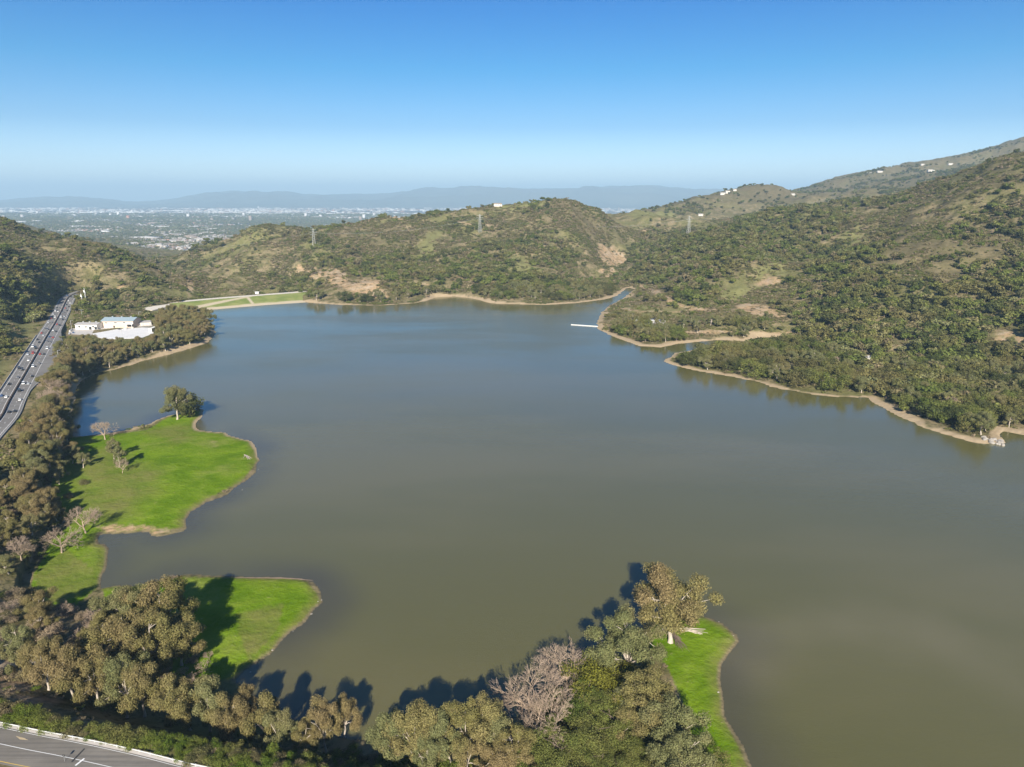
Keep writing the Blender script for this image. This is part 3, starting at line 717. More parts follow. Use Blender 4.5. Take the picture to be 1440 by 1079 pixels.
zone("228,499 267,488 293,480 301,462 296,450 262,444 226,452", 46, 8.0, 59, ['euc', 'euc', 'eucg'], (16, 21), 'brown eucalyptus at the lakeward tip of the grove beside the dam', 'grove tip beside the dam', 1.05, sd=4)
zone("92,505 125,500 118,531 107,543 102,576 97,606 98,620 75,652 48,682 42,662 54,622 64,588 76,552 86,525", 72, 7.5, 52, ['euc', 'euc', 'eucg', 'bare'], (14, 21), 'eucalyptus in the band of trees between the highway and the back cove', 'trees between highway and back cove', 1.0, sd=5)
zone("62,655 72,665 66,700 85,728 40,760 -30,800 -60,765 -30,722 12,694", 26, 10, 53, ['euc', 'eucg', 'dry', 'shrub_o', 'euc'], (8, 15), 'tree or bush in the loose belt left of the upper meadow', 'belt left of the upper meadow', 1.0)
zone("-60,730 40,690 100,740 75,800 35,840 0,850 -70,860", 20, 9, 54, ['dry', 'euc', 'eucg', 'bare', 'shrub_o'], (8, 16), 'brownish tree or bush on the bank at the left edge beside the meadow neck', 'bank left of the meadow neck', 1.05)
zone("-80,860 40,845 120,860 160,880 120,930 60,960 -60,960", 46, 6.5, 55, ['dry', 'dry', 'bare', 'shrub_o', 'euc'], (6, 12), 'pale brown winter bush in the thicket inland of the lower meadow', 'thicket inland of the lower meadow', 1.15)
zone("255,905 300,930 300,965 235,960 215,930", 14, 6, 56, ['dry', 'bare'], (4, 6), 'low reddish brush in the deep shade of the huge eucalyptus', 'brush in the big eucalyptus shade', 1.2, road_clear)
zone("98,640 118,650 122,690 112,735 80,760 72,700", 9, 13, 60, ['euc', 'eucg', 'shrub_o'], (9, 14), 'tree standing apart on the grass at the inland edge of the upper meadow', 'trees apart on the upper meadow edge', 1.0, road_clear)
# ---- roadside shrubs below the guard rail
S = spots("-60,985 0,990 100,1020 200,1040 320,1055 480,1062 600,1076 760,1085 760,1130 300,1120 120,1062 -60,1012", 210, 3.0, 57, 2, road_clear)
g_ = np.random.default_rng(3)
for q in S: plant(['shrub', 'shrub', 'shrub_o'][g_.integers(3)], q, g_.uniform(2.4, 4.4), 'green shrub in the continuous bank of bushes between the guard rail and the eucalyptus row', 'shrubs along the near road bank', 1.15)
for q in spots("560,1060 760,1050 880,1040 960,1060 960,1100 560,1100", 26, 4.0, 58, 2, road_clear): plant(['shrub', 'shrub_o', 'shrub'][g_.integers(3)], q, g_.uniform(2, 4), 'green bush at the bottom edge of the picture under the eucalyptus row', 'bushes at the bottom edge', 1.2)
print('near plants', len(bpy.data.objects))

# ---- right bank forest and far shore groves (single trees)
def far_zone(poly, n, mind, seed, kinds, hr, label, group, wide=1.0, sd=6):
    S = spots(poly, n, mind, seed, sd, None); g = np.random.default_rng(seed)
    for q in S: plant(kinds[g.integers(len(kinds))], q, g.uniform(*hr), label, group, wide*g.uniform(.85, 1.15), name='shore_tree')
    return len(S)
TAKEN = []
def fz(*a, **k):
    n0 = len(bpy.data.objects); c = far_zone(*a, **k); print(a[5][:30], c)
fz("945,510 1000,498 1100,488 1180,500 1225,525 1220,556 1178,556 1133,550 1084,540 1013,524 949,512", 62, 9.5, 61, ['oak', 'oak', 'oakd', 'eucg'], (13, 18), 'green tree in the dense wood on the long spit of the right bank', 'wood on the long right bank spit')
fz("1225,556 1220,520 1300,500 1380,490 1460,500 1460,608 1404,612 1400,616 1347,606 1302,593 1262,575", 95, 8.5, 62, ['oak', 'oakd', 'oak', 'eucg'], (11, 16), 'green tree in the wood sloping to the water on the right bank', 'wood at the right bank waterline')
fz("846,462 870,450 900,448 960,455 1000,450 1070,452 1110,455 1100,470 1050,474 978,477 929,482 880,474", 46, 9, 63, ['eucg', 'oak', 'eucg', 'tall'], (12, 17), 'grey green tree on the small peninsula with the boat ramp', 'trees on the boat ramp peninsula')
fz("430,415 480,418 530,420 590,415 610,410 700,408 780,404 850,398 866,410 850,418 813,422 767,424 693,422 640,414 600,420 540,427 480,425 432,422", 90, 9.5, 64, ['eucg', 'oak', 'tall', 'eucg', 'oakd'], (12, 18), 'pale trunked tree in the thin belt along the far shore', 'trees along the far shore', sd=8)
for (a, b, h) in [(1337, 560, 15), (1388, 523, 14), (1170, 503, 15), (1294, 506, 14)]:
    plant_at('bare', a, b, h, {1337: 'white bare forked tree in the right bank wood above the pale point', 1388: 'bare pale tree at the edge of the small clearing on the right', 1170: 'bare grey tree by the grey pull-out in the right bank wood', 1294: 'pale leafless trunk in the right bank wood left of the clearing'}[a], 'bare trees in the right bank wood')
plant_at('bigg', 1383, 590, 19, 'tall pale eucalyptus just above the rocky point on the right', None, .95)

# ------------------------------------------------------------------ hillside cover: too much to count, one object each
def stuff_scatter(name, protos, P, scl, idx, label, cat, widths=None):
    pc = bpy.data.collections.new(name+'_sources')
    for i, me in enumerate(protos):
        o = bpy.data.objects.new('%s_source_%02d' % (name, i), me); pc.objects.link(o)
    me = bpy.data.meshes.new(name); me.vertices.add(len(P)); me.vertices.foreach_set('co', P.astype(np.float32).ravel())
    def at(n, ty, v, key='value'):
        a = me.attributes.new(n, ty, 'POINT'); a.data.foreach_set(key, np.asarray(v).ravel())
    rz = RNG.random(len(P))*6.283; wd = np.ones(len(P)) if widths is None else widths
    at('rot', 'FLOAT_VECTOR', np.column_stack([rz*0, rz*0, rz]).astype(np.float32), 'vector')
    at('scl', 'FLOAT_VECTOR', np.column_stack([scl*wd, scl*wd, scl]).astype(np.float32), 'vector')
    at('idx', 'INT', idx.astype(np.int32))
    o = link(name, me)
    ng = bpy.data.node_groups.new(name, 'GeometryNodeTree')
    ng.interface.new_socket('Geometry', in_out='INPUT', socket_type='NodeSocketGeometry'); ng.interface.new_socket('Geometry', in_out='OUTPUT', socket_type='NodeSocketGeometry')
    N = ng.nodes; gi = N.new('NodeGroupInput'); go = N.new('NodeGroupOutput'); iop = N.new('GeometryNodeInstanceOnPoints'); ci = N.new('GeometryNodeCollectionInfo')
    ci.inputs['Collection'].default_value = pc; ci.inputs['Separate Children'].default_value = True; ci.inputs['Reset Children'].default_value = True
    def na(n, ty):
        q = N.new('GeometryNodeInputNamedAttribute'); q.data_type = ty; q.inputs['Name'].default_value = n
        return [x for x in q.outputs if x.enabled and x.name == 'Attribute'][0]
    L = ng.links
    L.new(gi.outputs[0], iop.inputs['Points']); L.new(ci.outputs[0], iop.inputs['Instance']); iop.inputs['Pick Instance'].default_value = True
    L.new(na('idx', 'INT'), iop.inputs['Instance Index'])
    er = N.new('FunctionNodeEulerToRotation'); L.new(na('rot', 'FLOAT_VECTOR'), er.inputs[0]); L.new(er.outputs[0], iop.inputs['Rotation'])
    L.new(na('scl', 'FLOAT_VECTOR'), iop.inputs['Scale']); L.new(iop.outputs[0], go.inputs[0])
    md = o.modifiers.new('scatter', 'NODES'); md.node_group = ng
    tag(o, label, cat, kind='stuff'); return o
def canopy_meshes(seeds, mat, n=520, ls=.10, h=1.0):
    out = []
    for s in seeds:
        V, F, nf, nt_ = proto_canopy(s, n, ls, h=h)
        out.append(mesh_np('far_tree', V, F, (mat, M['bark_d']), midx=np.r_[np.zeros(nf), np.ones(nt_)]))
    return out
def sample_land(n, r0, r1, seed, amax=41.5):
    g = np.random.default_rng(seed)
    r = np.sqrt(g.uniform(r0**2, r1**2, n)); a = np.radians(g.uniform(-amax, amax, n))
    return np.stack([r*np.sin(a), r*np.cos(a)], -1)
FOREST_PX = ["1130,440 1150,400 1200,380 1230,400 1290,430 1340,400 1380,350 1460,345 1460,600 1400,600 1300,590 1225,556 1180,520 1110,500 1100,480 1110,460",
 "1110,420 1130,360 1160,320 1210,320 1260,350 1250,390 1150,420",
 "880,420 870,385 900,350 960,330 1010,318 1100,300 1170,300 1180,340 1100,350 1060,380 990,400 960,425 930,405",
 "430,378 500,362 560,352 590,370 560,392 500,380", "600,395 640,352 720,338 780,335 830,365 800,385 700,380",
 "0,360 60,400 80,440 50,460 0,440 -40,400", "90,400 200,400 230,430 150,436 105,440", "560,420 600,405 860,398 866,412 800,420 650,410", "640,292 720,274 860,285 900,297 840,292 760,300 740,284",
 "1330,345 1380,300 1460,240 1460,330", "150,380 200,395 200,420 140,410", "430,345 540,360 560,395 430,395"]
FOR = [wpoly(s) for s in FOREST_PX]
def dens(P):
    dt, gn, br = cover(P, None, None)
    f = np.zeros(len(P))
    for p in FOR: f = np.maximum(f, soft(p, 35, P, 60))
    return dt, gn, br, f
# woodland crowns
P = sample_land(150000, 430, 3000, 71)
sdv = shore_sd(P); z = ground(P)
keep = (sdv > 4+13*fbm(P[:, 0]/18, P[:, 1]/18, 55, 3)) & (pdist(P, HW)[0] > HWW+6) & ~inside(P, SITE) & (dam_zone_d := (pdist(P, DAM_L)[0] > 62))
inm = ~inmead(P); keep &= ~inm
pz = np.column_stack([P, z])
px_, py_ = proj(pz); keep &= (px_ > -160) & (px_ < 1600) & (z > -85)
# far side of the strip stays clear of the single trees
keep &= ~((P[:, 0] < -150) & (P[:, 1] < 900) & (px_ > 40))
P = P[keep]; z = z[keep]; sdv = sdv[keep]
dt, gn, br, fr = dens(P)
cl = fbm(P[:, 0]/75, P[:, 1]/75, 91, 4); cl2 = fbm(P[:, 0]/22, P[:, 1]/22, 92, 3)
rav = ridged((P[:, 0]+60*(fbm(P[:, 0]/180, P[:, 1]/180, 31, 3)-.5))/260, (P[:, 1]+60*(fbm(P[:, 0]/180, P[:, 1]/180, 37, 3)-.5))/260, 5, 4)
pr = sstep(.52, .60, cl+.24*fr+.42*(.60-rav)-.07)*.97+.02
pr = np.maximum(pr, fr*sstep(.42, .56, cl2)*.8)
low = soft(FOR[0], 40, P, 50); pr = np.maximum(pr, low*np.where(rav > .45, .95, .6)*sstep(.3, .42, cl2)); fr = np.maximum(fr, low*1.2); pr *= (1-.97*dt)*(1-.85*gn)*(1-.75*br)
rP = np.hypot(P[:, 0], P[:, 1])
pr *= np.where((P[:, 0] > -300) & (P[:, 0] < 350) & (rP > 1150), .72, 1.0); pr *= np.clip((1900/np.maximum(rP, 1))**.6, .35, 1)
k = RNG.random(len(P)) < pr*.52
P, z, cl_, fr_, rk = P[k], z[k], cl2[k], fr[k], rP[k]
sc_ = np.clip(RNG.normal(8.0, 2.4, len(P))+3.8*fr_, 3.5, 15)*np.where(rk > 1900, 1.25, 1)
idx = RNG.integers(0, 5, len(P)); idx = np.where(RNG.random(len(P)) < .28, RNG.integers(5, 9, len(P)), idx); idx = np.where(RNG.random(len(P)) < .14, 9, idx); idx = np.where(RNG.random(len(P)) < .12, 10, idx)
protos = canopy_meshes((101, 102, 103, 104, 105), M['oak'], 420, .115) + canopy_meshes((106, 107, 108, 109), M['oak_dark'], 420, .115) + canopy_meshes((110,), M['euc_g'], 420, .115) + canopy_meshes((111,), M['chap'], 420, .115)
print('woodland', len(P))
stuff_scatter('woodland', protos, np.column_stack([P, z-.8]), sc_, idx, 'evergreen oak woodland filling ravines and slopes of the hills round the lake', 'woodland', RNG.uniform(.95, 1.5, len(P)))
# trees of the far ridges
P2 = sample_land(90000, 3000, 4900, 75); z2 = ground(P2); x2, y2 = proj(np.column_stack([P2, z2])); k2 = (x2 > 830) & (x2 < 1560) & (z2 > 20); P2, z2 = P2[k2], z2[k2]
c2 = fbm(P2[:, 0]/170, P2[:, 1]/170, 93, 4); k2 = RNG.random(len(P2)) < sstep(.5, .63, c2)*.75+.03; P2, z2 = P2[k2], z2[k2]; print('far', len(P2))
stuff_scatter('ridge_woodland', protos, np.column_stack([P2, z2-1]), RNG.uniform(6, 14, len(P2)), RNG.integers(0, 9, len(P2)), 'dark trees dotted over the far grey ridges on the right', 'woodland', RNG.uniform(1.1, 1.9, len(P2)))
# brush
P = sample_land(620000, 380, 2200, 72)
sdv = shore_sd(P); z = ground(P); keep = (sdv > 2+11*fbm(P[:, 0]/15, P[:, 1]/15, 56, 3)) & (pdist(P, HW)[0] > HWW+4) & ~inside(P, SITE) & inmead(P) & (pdist(P, DAM_L)[0] > 58) & (z > -60)
px_, py_ = proj(np.column_stack([P, z])); keep &= (px_ > -120) & (px_ < 1560)
P = P[keep]; z = z[keep]
dt, gn, br, fr = dens(P); cl = fbm(P[:, 0]/40, P[:, 1]/40, 95, 4)
rP = np.hypot(P[:, 0], P[:, 1])
pr = (.06+.94*sstep(.40, .58, cl))*(1-.93*dt)*(1-.8*gn)*np.clip(1500/rP, .4, 1)
k = RNG.random(len(P)) < pr*.50; P, z, rk, br = P[k], z[k], rP[k], br[k]
bp = [mesh_np('bush', *proto_bush(s, 110, .17, 5), (m,)) for s, m in ((121, M['chap']), (122, M['chap']), (123, M['chap']), (124, M['oak']), (125, M['dry']), (126, M['shrub']))]
ix = RNG.integers(0, 3, len(P)); u_ = RNG.random(len(P)); ix = np.where(u_ < .22, 3, ix); ix = np.where(u_ > .84, 4, ix); ix = np.where((u_ > .78) & (u_ < .84), 5, ix)
print('brush', len(P))
stuff_scatter('brush', bp, np.column_stack([P, z]), RNG.uniform(1.5, 3.8, len(P))*np.clip(rk/1100, .8, 1.5), ix, 'olive and brown chaparral brush covering the hillsides', 'brush', RNG.uniform(1.0, 1.7, len(P)))
# brush under the near trees
P = sample_land(26000, 130, 620, 73, 44)
sdv = shore_sd(P); z = ground(P); keep = (sdv > 2) & road_clear(P) & inmead(P)
px_, py_ = proj(np.column_stack([P, z])); keep &= (px_ > -100) & (px_ < 1100) & (py_ < 1150)
P = P[keep]; z = z[keep]; cl = fbm(P[:, 0]/14, P[:, 1]/14, 97, 3); k = RNG.random(len(P)) < sstep(.38, .6, cl)*.55; P, z = P[k], z[k]
bn = [mesh_np('bush', *proto_bush(s, 500, .085, 6), (m,)) for s, m in ((131, M['chap']), (132, M['shrub']), (133, M['dry']))]
print('under', len(P))
stuff_scatter('undergrowth', bn, np.column_stack([P, z]), RNG.uniform(.7, 1.9, len(P)), RNG.integers(0, 3, len(P)), 'low scrub growing on the bank under the eucalyptus trees', 'undergrowth', RNG.uniform(1, 1.8, len(P)))
# ------------------------------------------------------------------ small mesh builder
class MB:
    def __init__(s): s.V = []; s.F = []; s.m = []
    def add(s, V, F, mi=0):
        o = len(s.V); s.V += [tuple(v) for v in V]; s.F += [tuple(i+o for i in f) for f in F]; s.m += [mi]*len(F)
    def box(s, c, d, mi=0, rz=0.0):
        x, y, z = d[0]/2, d[1]/2, d[2]/2; ca, sa = math.cos(rz), math.sin(rz)
        V = [(c[0]+a*x*ca-b*y*sa, c[1]+a*x*sa+b*y*ca, c[2]+e*z) for a, b, e in ((-1, -1, -1), (1, -1, -1), (1, 1, -1), (-1, 1, -1), (-1, -1, 1), (1, -1, 1), (1, 1, 1), (-1, 1, 1))]
        s.add(V, [(0, 3, 2, 1), (4, 5, 6, 7), (0, 1, 5, 4), (1, 2, 6, 5), (2, 3, 7, 6), (3, 0, 4, 7)], mi)
    def bar(s, a, b, r=.1, mi=0, n=4):
        V, F = tubes([(np.array([a, b], float), np.array([r, r]))], n); s.add(V, F.tolist(), mi)
    def prism(s, prof, x0, x1, mi=0):
        n = len(prof); V = [(x0, p[0], p[1]) for p in prof]+[(x1, p[0], p[1]) for p in prof]
        s.add(V, [tuple(range(n))[::-1], tuple(range(n, 2*n))]+[(i, (i+1) % n, (i+1) % n+n, i+n) for i in range(n)], mi)
    def build(s, name, mats, parent=None):
        me = bpy.data.meshes.new(name); me.from_pydata(s.V, [], s.F)
        for m in (mats if isinstance(mats, (list, tuple)) else [mats]): me.materials.append(m)
        me.polygons.foreach_set('material_index', s.m)
        bm = bmesh.new(); bm.from_mesh(me); bmesh.ops.recalc_face_normals(bm, faces=bm.faces); bm.to_mesh(me); bm.free()
        return link(name, me, parent)
K = {}
def mk(n, c, **k): K[n] = plain(n, c, **k)
mk('white_paint', (.78, .77, .73), var=.06); mk('pale_wall', (.66, .62, .55), var=.08, scale=.6); mk('tan_wall', (.58, .46, .37), var=.07, scale=.6); mk('blue_roof', (.26, .33, .36), var=.1, rough=.5, scale=.4)
mk('grey_roof', (.36, .34, .32), var=.12, scale=.5); mk('concrete', (.50, .46, .41), var=.14, scale=.3); mk('dark_glass', (.03, .035, .04), rough=.15, spec=.6); mk('steel', (.45, .46, .46), rough=.45, metal=.5)
mk('galvanised', (.45, .45, .43), rough=.5); mk('shaded_concrete', (.10, .075, .055), var=.25, scale=.3); mk('line_white', (.72, .72, .70), var=.1); mk('line_yellow', (.65, .42, .06), var=.1)
mk('red_roof', (.33, .17, .11), var=.15); mk('brown_roof', (.24, .19, .15), var=.15); mk('rubber', (.03, .03, .03)); mk('tar_and_shade', (.035, .034, .033)); mk('boulder_stone', (.30, .27, .23), var=.35, scale=.5)
mk('yard_white', (.66, .65, .63), var=.16, scale=.12); mk('straw', (.42, .33, .2), var=.3)
def asphalt(name, a, b, along):
    t = NT(name); n = t.noise(.05, 5, .6); n2 = t.noise(1.1, 4, .6)
    wv = t.n('ShaderNodeMapping'); t.set(wv.inputs['Vector'], t.pos()); wv.inputs['Rotation'].default_value = (0, 0, -along); wv.inputs['Scale'].default_value = (.02, .9, 1)
    st = t.noise(1.0, 3, .6, wv.outputs[0])
    c = t.mix(t.ramp(n, .35, .65), a, b); c = t.mix(t.math('MULTIPLY', t.ramp(st, .45, .65), .6), c, (.085, .08, .074)); c = t.mix(t.math('MULTIPLY', n2, .35), c, b)
    t.bsdf(c, .85, .25); return t.m
_dh = HW[len(HW)//2]-HW[10]; _dn = NR[-20]-NR[10]
K['hwy'] = asphalt('highway_asphalt', (.150, .140, .13), (.215, .205, .19), math.atan2(_dh[1], _dh[0]))
K['road'] = asphalt('road_asphalt', (.150, .135, .112), (.215, .195, .165), math.atan2(_dn[1], _dn[0]))

def offs(L, o):
    T = np.gradient(L, axis=0); T /= np.linalg.norm(T, axis=1)[:, None]; Nn = np.column_stack([T[:, 1], -T[:, 0]])   # to the right of travel
    return L+Nn*(o[:, None] if hasattr(o, '__len__') else o)
def strip(L, o0, o1, z, dz=0.0):
    A = offs(L, o0); B = offs(L, o1); n = len(L)
    V = np.vstack([np.column_stack([A, np.full(n, z)]), np.column_stack([B, np.full(n, z)])])
    i = np.arange(n-1); return V, np.column_stack([i, i+n, i+n+1, i+1])
def strip_obj(name, L, o0, o1, z, mat):
    V, F = strip(L, o0, o1, z); me = mesh_np(name, V, F, (mat,)); return link(name, me)
def resample(L, step):
    s = np.r_[0, np.cumsum(np.hypot(*np.diff(L, axis=0).T))]; q = np.arange(0, s[-1], step)
    return np.column_stack([np.interp(q, s, L[:, 0]), np.interp(q, s, L[:, 1])])
HR = resample(HW, 3.0); NRr = resample(NR, 1.5)
# right shoulder widens into a pull-out by the grove
_yy = HR[:, 1]; wR = 11.0+9*sstep(560, 640, _yy)*sstep(860, 740, _yy)
V, F = strip(HR, np.full(len(HR), -HWW), wR, HWZ); o = link('highway', mesh_np('highway', V, F, (K['hwy'],))); tag(o, kind='structure')
def dashes(L, off, z, w, on, gap, step):
    n1 = int(on/step); n2 = int((on+gap)/step); VV = []; FF = []; c = 0
    for i in range(0, len(L)-n1, n2):
        V, F = strip(L[i:i+n1+1], off-w/2, off+w/2, z); VV.append(V); FF.append(F+c); c += len(V)
    return np.vstack(VV), np.vstack(FF)
mk_parts = []
VV = []; FF = []; c = 0
for off, dash in ((-9.2, 0), (-5.4, 1), (-1.6, 0), (1.6, 0), (5.4, 1), (9.2, 0)):
    V, F = dashes(HR, off, HWZ+.02, .22, 3, 9, 3.0) if dash else strip(HR, off-.14, off+.14, HWZ+.02)
    VV.append(V); FF.append(F+c); c += len(V)
o = link('highway_lane_markings', mesh_np('highway_lane_markings', np.vstack(VV), np.vstack(FF), (K['line_white'],))); tag(o, kind='structure')
def wall_along(name, L, off, z0, h, wd, mat, label, cat):
    A = offs(L, off-wd/2); B = offs(L, off+wd/2); n = len(L); mb = MB()
    V = np.vstack([np.column_stack([A, np.full(n, z0)]), np.column_stack([A, np.full(n, z0+h)]), np.column_stack([B, np.full(n, z0+h)]), np.column_stack([B, np.full(n, z0)])])
    i = np.arange(n-1); F = np.vstack([np.column_stack([i+k*n, i+1+k*n, i+1+(k+1)*n, i+(k+1)*n]) for k in range(3)])
    F = np.vstack([F, [[0, n, 2*n, 3*n], [n-1, 4*n-1, 3*n-1, 2*n-1]]])
    o = link(name, mesh_np(name, V, F, (mat,))); tag(o, label, cat); return o
wall_along('median_barrier', HR, 0, HWZ, 1.1, 1.3, K['shaded_concrete'], 'concrete barrier darkened by painted shade, dividing the two carriageways of the highway', 'barrier')  # the shadowed median strip is painted into the barrier's dark colour
wall_along('roadside_barrier', HR[:int(len(HR)*.52)], -HWW-.4, HWZ-.3, 1.2, .35, K['concrete'], 'pale concrete barrier along the hill side edge of the highway', 'barrier')
wall_along('roadside_barrier', HR, HWW+.5 if False else wR+.4, HWZ-.3, .9, .25, K['galvanised'], 'low pale guard rail on the lake side edge of the highway', 'guard rail')

# near road
o = strip_obj('road', NRr, -NRW, NRW, NRZ, K['road']); tag(o, kind='structure')
V1, F1 = strip(NRr, -.08-.2, .08-.2, NRZ+.008); V3, F3 = strip(NRr, -NRW+.35, -NRW+.48, NRZ+.008)
i0 = len(NRr)
o = link('road_centre_line', mesh_np('road_centre_line', V1, F1, (K['line_white'],))); tag(o, kind='structure')
Vy, Fy = strip(NRr, NRW-.9, NRW-.74, NRZ+.008)
o = link('road_edge_line', mesh_np('road_edge_line', Vy, Fy, (K['line_yellow'],))); tag(o, kind='structure')
o = link('road_verge_line', mesh_np('road_verge_line', V3, F3, (K['line_white'],))); tag(o, kind='structure')
def quad_px(ps, z, name, mat):
    P = [atz(a, b, z) for a, b in ps]; mb = MB(); mb.add([(p[0], p[1], z) for p in P], [tuple(range(len(P)))]); o = mb.build(name, mat); tag(o, kind='structure'); return o
quad_px([(118, 1052.5), (120, 1053), (102, 1072), (100, 1071)], NRZ+.012, 'road_tar_seam', K['tar_and_shade'])
quad_px([(117.5, 1066.5), (119.5, 1067), (107, 1077), (105, 1076.3)], NRZ+.014, 'road_cross_line', K['line_white'])
quad_px([(22, 1035), (34, 1038), (40, 1041), (28, 1040)], NRZ+.010, 'road_patch', K['straw'])
gr_ = empty('guard_rail', (NRr[0][0], NRr[0][1], NRZ)); tag(gr_, 'pale metal guard rail curving along the lake side of the near road', 'guard rail')
m_ = wall_along('rail', NRr, -NRW-.75, NRZ+.45, .35, .12, K['galvanised'], None, None); m_.parent = gr_; m_.location = -Vector(gr_.location)
m_ = strip_obj('gravel_shoulder', NRr, -NRW-1.1, -NRW, NRZ-.06, K['concrete']); tag(m_, kind='structure')
pm = MB(); pm.box((0, 0, .3), (.16, .2, 1.0)); post0 = pm.build('post', K['galvanised'], gr_)
PP = resample(offs(NR, -NRW-.95), 3.8)[:98]
for i, p in enumerate(PP):
    q = post0 if i == 0 else post0.copy()
    if i: COL.objects.link(q); q.parent = gr_
    q.location = (p[0]-gr_.location.x, p[1]-gr_.location.y, 0)
# small road sign at the yellow line
sp_ = atz(91, 1071, NRZ); sg = empty('road_sign', (sp_[0], sp_[1], NRZ)); tag(sg, 'small dark plate on a thin post beside the yellow edge line', 'sign')
mb = MB(); mb.bar((0, 0, -.4), (0, 0, 2.2), .05); mb.build('post', K['steel'], sg); mb = MB(); mb.box((0, .06, 1.9), (.6, .04, .75)); mb.build('plate', K['tar_and_shade'], sg)

# ------------------------------------------------------------------ vehicles
def car_mesh(kind, paint):
    mb = MB(); L, W = (4.7, 1.85) if kind != 'van' else (5.6, 2.1)
    if kind == 'car':
        prof = [(-2.3, .35), (-2.35, .75), (-1.9, .95), (-1.1, 1.0), (1.5, 1.02), (2.3, .9), (2.35, .4)]; cab = [(-1.0, 1.0), (-.35, 1.48), (1.1, 1.5), (1.75, 1.02)]
    else:
        prof = [(-2.8, .4), (-2.8, 1.0), (-2.2, 1.2), (2.75, 1.2), (2.8, .45)]; cab = [(-2.0, 1.2), (-1.4, 2.15), (2.65, 2.2), (2.75, 1.2)]
    # built along Y, length along Y
    def pr(prof, w, mi):
        n = len(prof); V = [(-w/2, a, b) for a, b in prof]+[(w/2, a, b) for a, b in prof]
        mb.add(V, [tuple(range(n))[::-1], tuple(range(n, 2*n))]+[(i, (i+1) % n, (i+1) % n+n, i+n) for i in range(n)], mi)
    pr(prof, W, 0); pr(cab, W*.86, 1)
    a = [cab[1], cab[2]]; mb.box((0, (a[0][0]+a[1][0])/2, (a[0][1]+a[1][1])/2+.03), (W*.84, abs(a[1][0]-a[0][0]), .07), 0)
    for x in (-1, 1):
        for y in (-1.4, 1.4): mb.box((x*W*.44, y, .32), (.24, .64, .64), 2)
    o = mb.build('parked_proto', [paint, K['dark_glass'], K['rubber']]); me = o.data; bpy.data.objects.remove(o); me.name = kind; return me
PAINT = dict(white=plain('white_car_paint', (.8, .8, .78), rough=.3, spec=.5, var=.03), black=plain('black_car_paint', (.02, .02, .022), rough=.25, spec=.5, var=.03), silver=plain('silver_car_paint', (.5, .52, .54), rough=.3, spec=.5, var=.03),
             red=plain('red_car_paint', (.4, .04, .03), rough=.3, spec=.5, var=.03), blue=plain('blue_car_paint', (.05, .10, .22), rough=.3, spec=.5, var=.03), grey=plain('grey_car_paint', (.16, .16, .17), rough=.3, spec=.5, var=.03))
CM = {(k, c): car_mesh(k, PAINT[c]) for k in ('car', 'van') for c in PAINT}
S_ = np.r_[0, np.cumsum(np.hypot(*np.diff(HR, axis=0).T))]
lanes = [(-7.3, -1), (-3.5, -1), (3.5, 1), (7.3, 1)]; gc = np.random.default_rng(8); n_car = {}
LANE = {-7.3: 'highway lane next to the hill', -3.5: 'highway lane left of the dark median', 3.5: 'highway lane right of the dark median', 7.3: 'outer highway lane on the lake side'}
cars = []
for off, dr in lanes:
    s = 95+gc.random()*40
    while s < S_[-1]-60:
        i = int(np.searchsorted(S_, s)); i = min(max(i, 1), len(HR)-2); p = offs(HR, off)[i]; t_ = HR[i+1]-HR[i-1]
        x_, y_ = proj(np.array([p[0], p[1], HWZ]))
        if -5 < x_ < 130: cars.append((off, dr, p, math.atan2(t_[1], t_[0])-PI/2 if dr < 0 else math.atan2(t_[1], t_[0])+PI/2, y_))
        s += gc.uniform(26, 75)
cc = {}
for off, dr, p, rz, y_ in cars:
    kd = 'van' if gc.random() < .2 else 'car'; cl = ['white', 'black', 'silver', 'grey', 'white', 'black', 'blue', 'grey', 'silver', 'black', 'red'][gc.integers(11)]
    key = (cl, kd, off); cc.setdefault(key, []).append((y_, p, rz))
for (cl, kd, off), lst in cc.items():
    lst.sort(key=lambda a: -a[0])
    for j, (y_, p, rz) in enumerate(lst):
        o = link('van' if kd == 'van' else 'car', CM[(kd, cl)]); o.location = (p[0], p[1], HWZ+.02); o.rotation_euler = (0, 0, rz)
        nth = '' if len(lst) == 1 else ORD[j]+' from the near end '
        tag(o, '%s %s %sin the %s' % (cl, kd, nth, LANE[off]), kd, 'vehicles on the highway')
# ------------------------------------------------------------------ the yard with two buildings beside the highway
quad = [(129, 469.5), (138, 474.5), (146, 476.5), (168, 477), (200, 475), (216, 469), (214, 461), (200, 460.5), (165, 463)]
P = [atz(a, b, 10.12) for a, b in quad]; mb = MB(); n = len(P)
mb.add([(p[0], p[1], 10.15) for p in P]+[(p[0], p[1], 9.6) for p in P], [tuple(range(n))]+[(i, (i+1) % n, (i+1) % n+n, i+n) for i in range(n)])
o = mb.build('white_pavement', K['yard_white']); tag(o, kind='structure')
P = [atz(a, b, 10.04) for a, b in [(96, 470), (128, 472), (132, 464.5), (165, 461), (214, 459), (214, 448), (190, 447), (100, 452)]]
mb = MB(); mb.add([(p[0], p[1], 10.04) for p in P], [tuple(range(len(P)))]); o = mb.build('yard_pavement', K['concrete']); tag(o, kind='structure')
def local(root, mb, name, mats): return mb.build(name, mats, root)
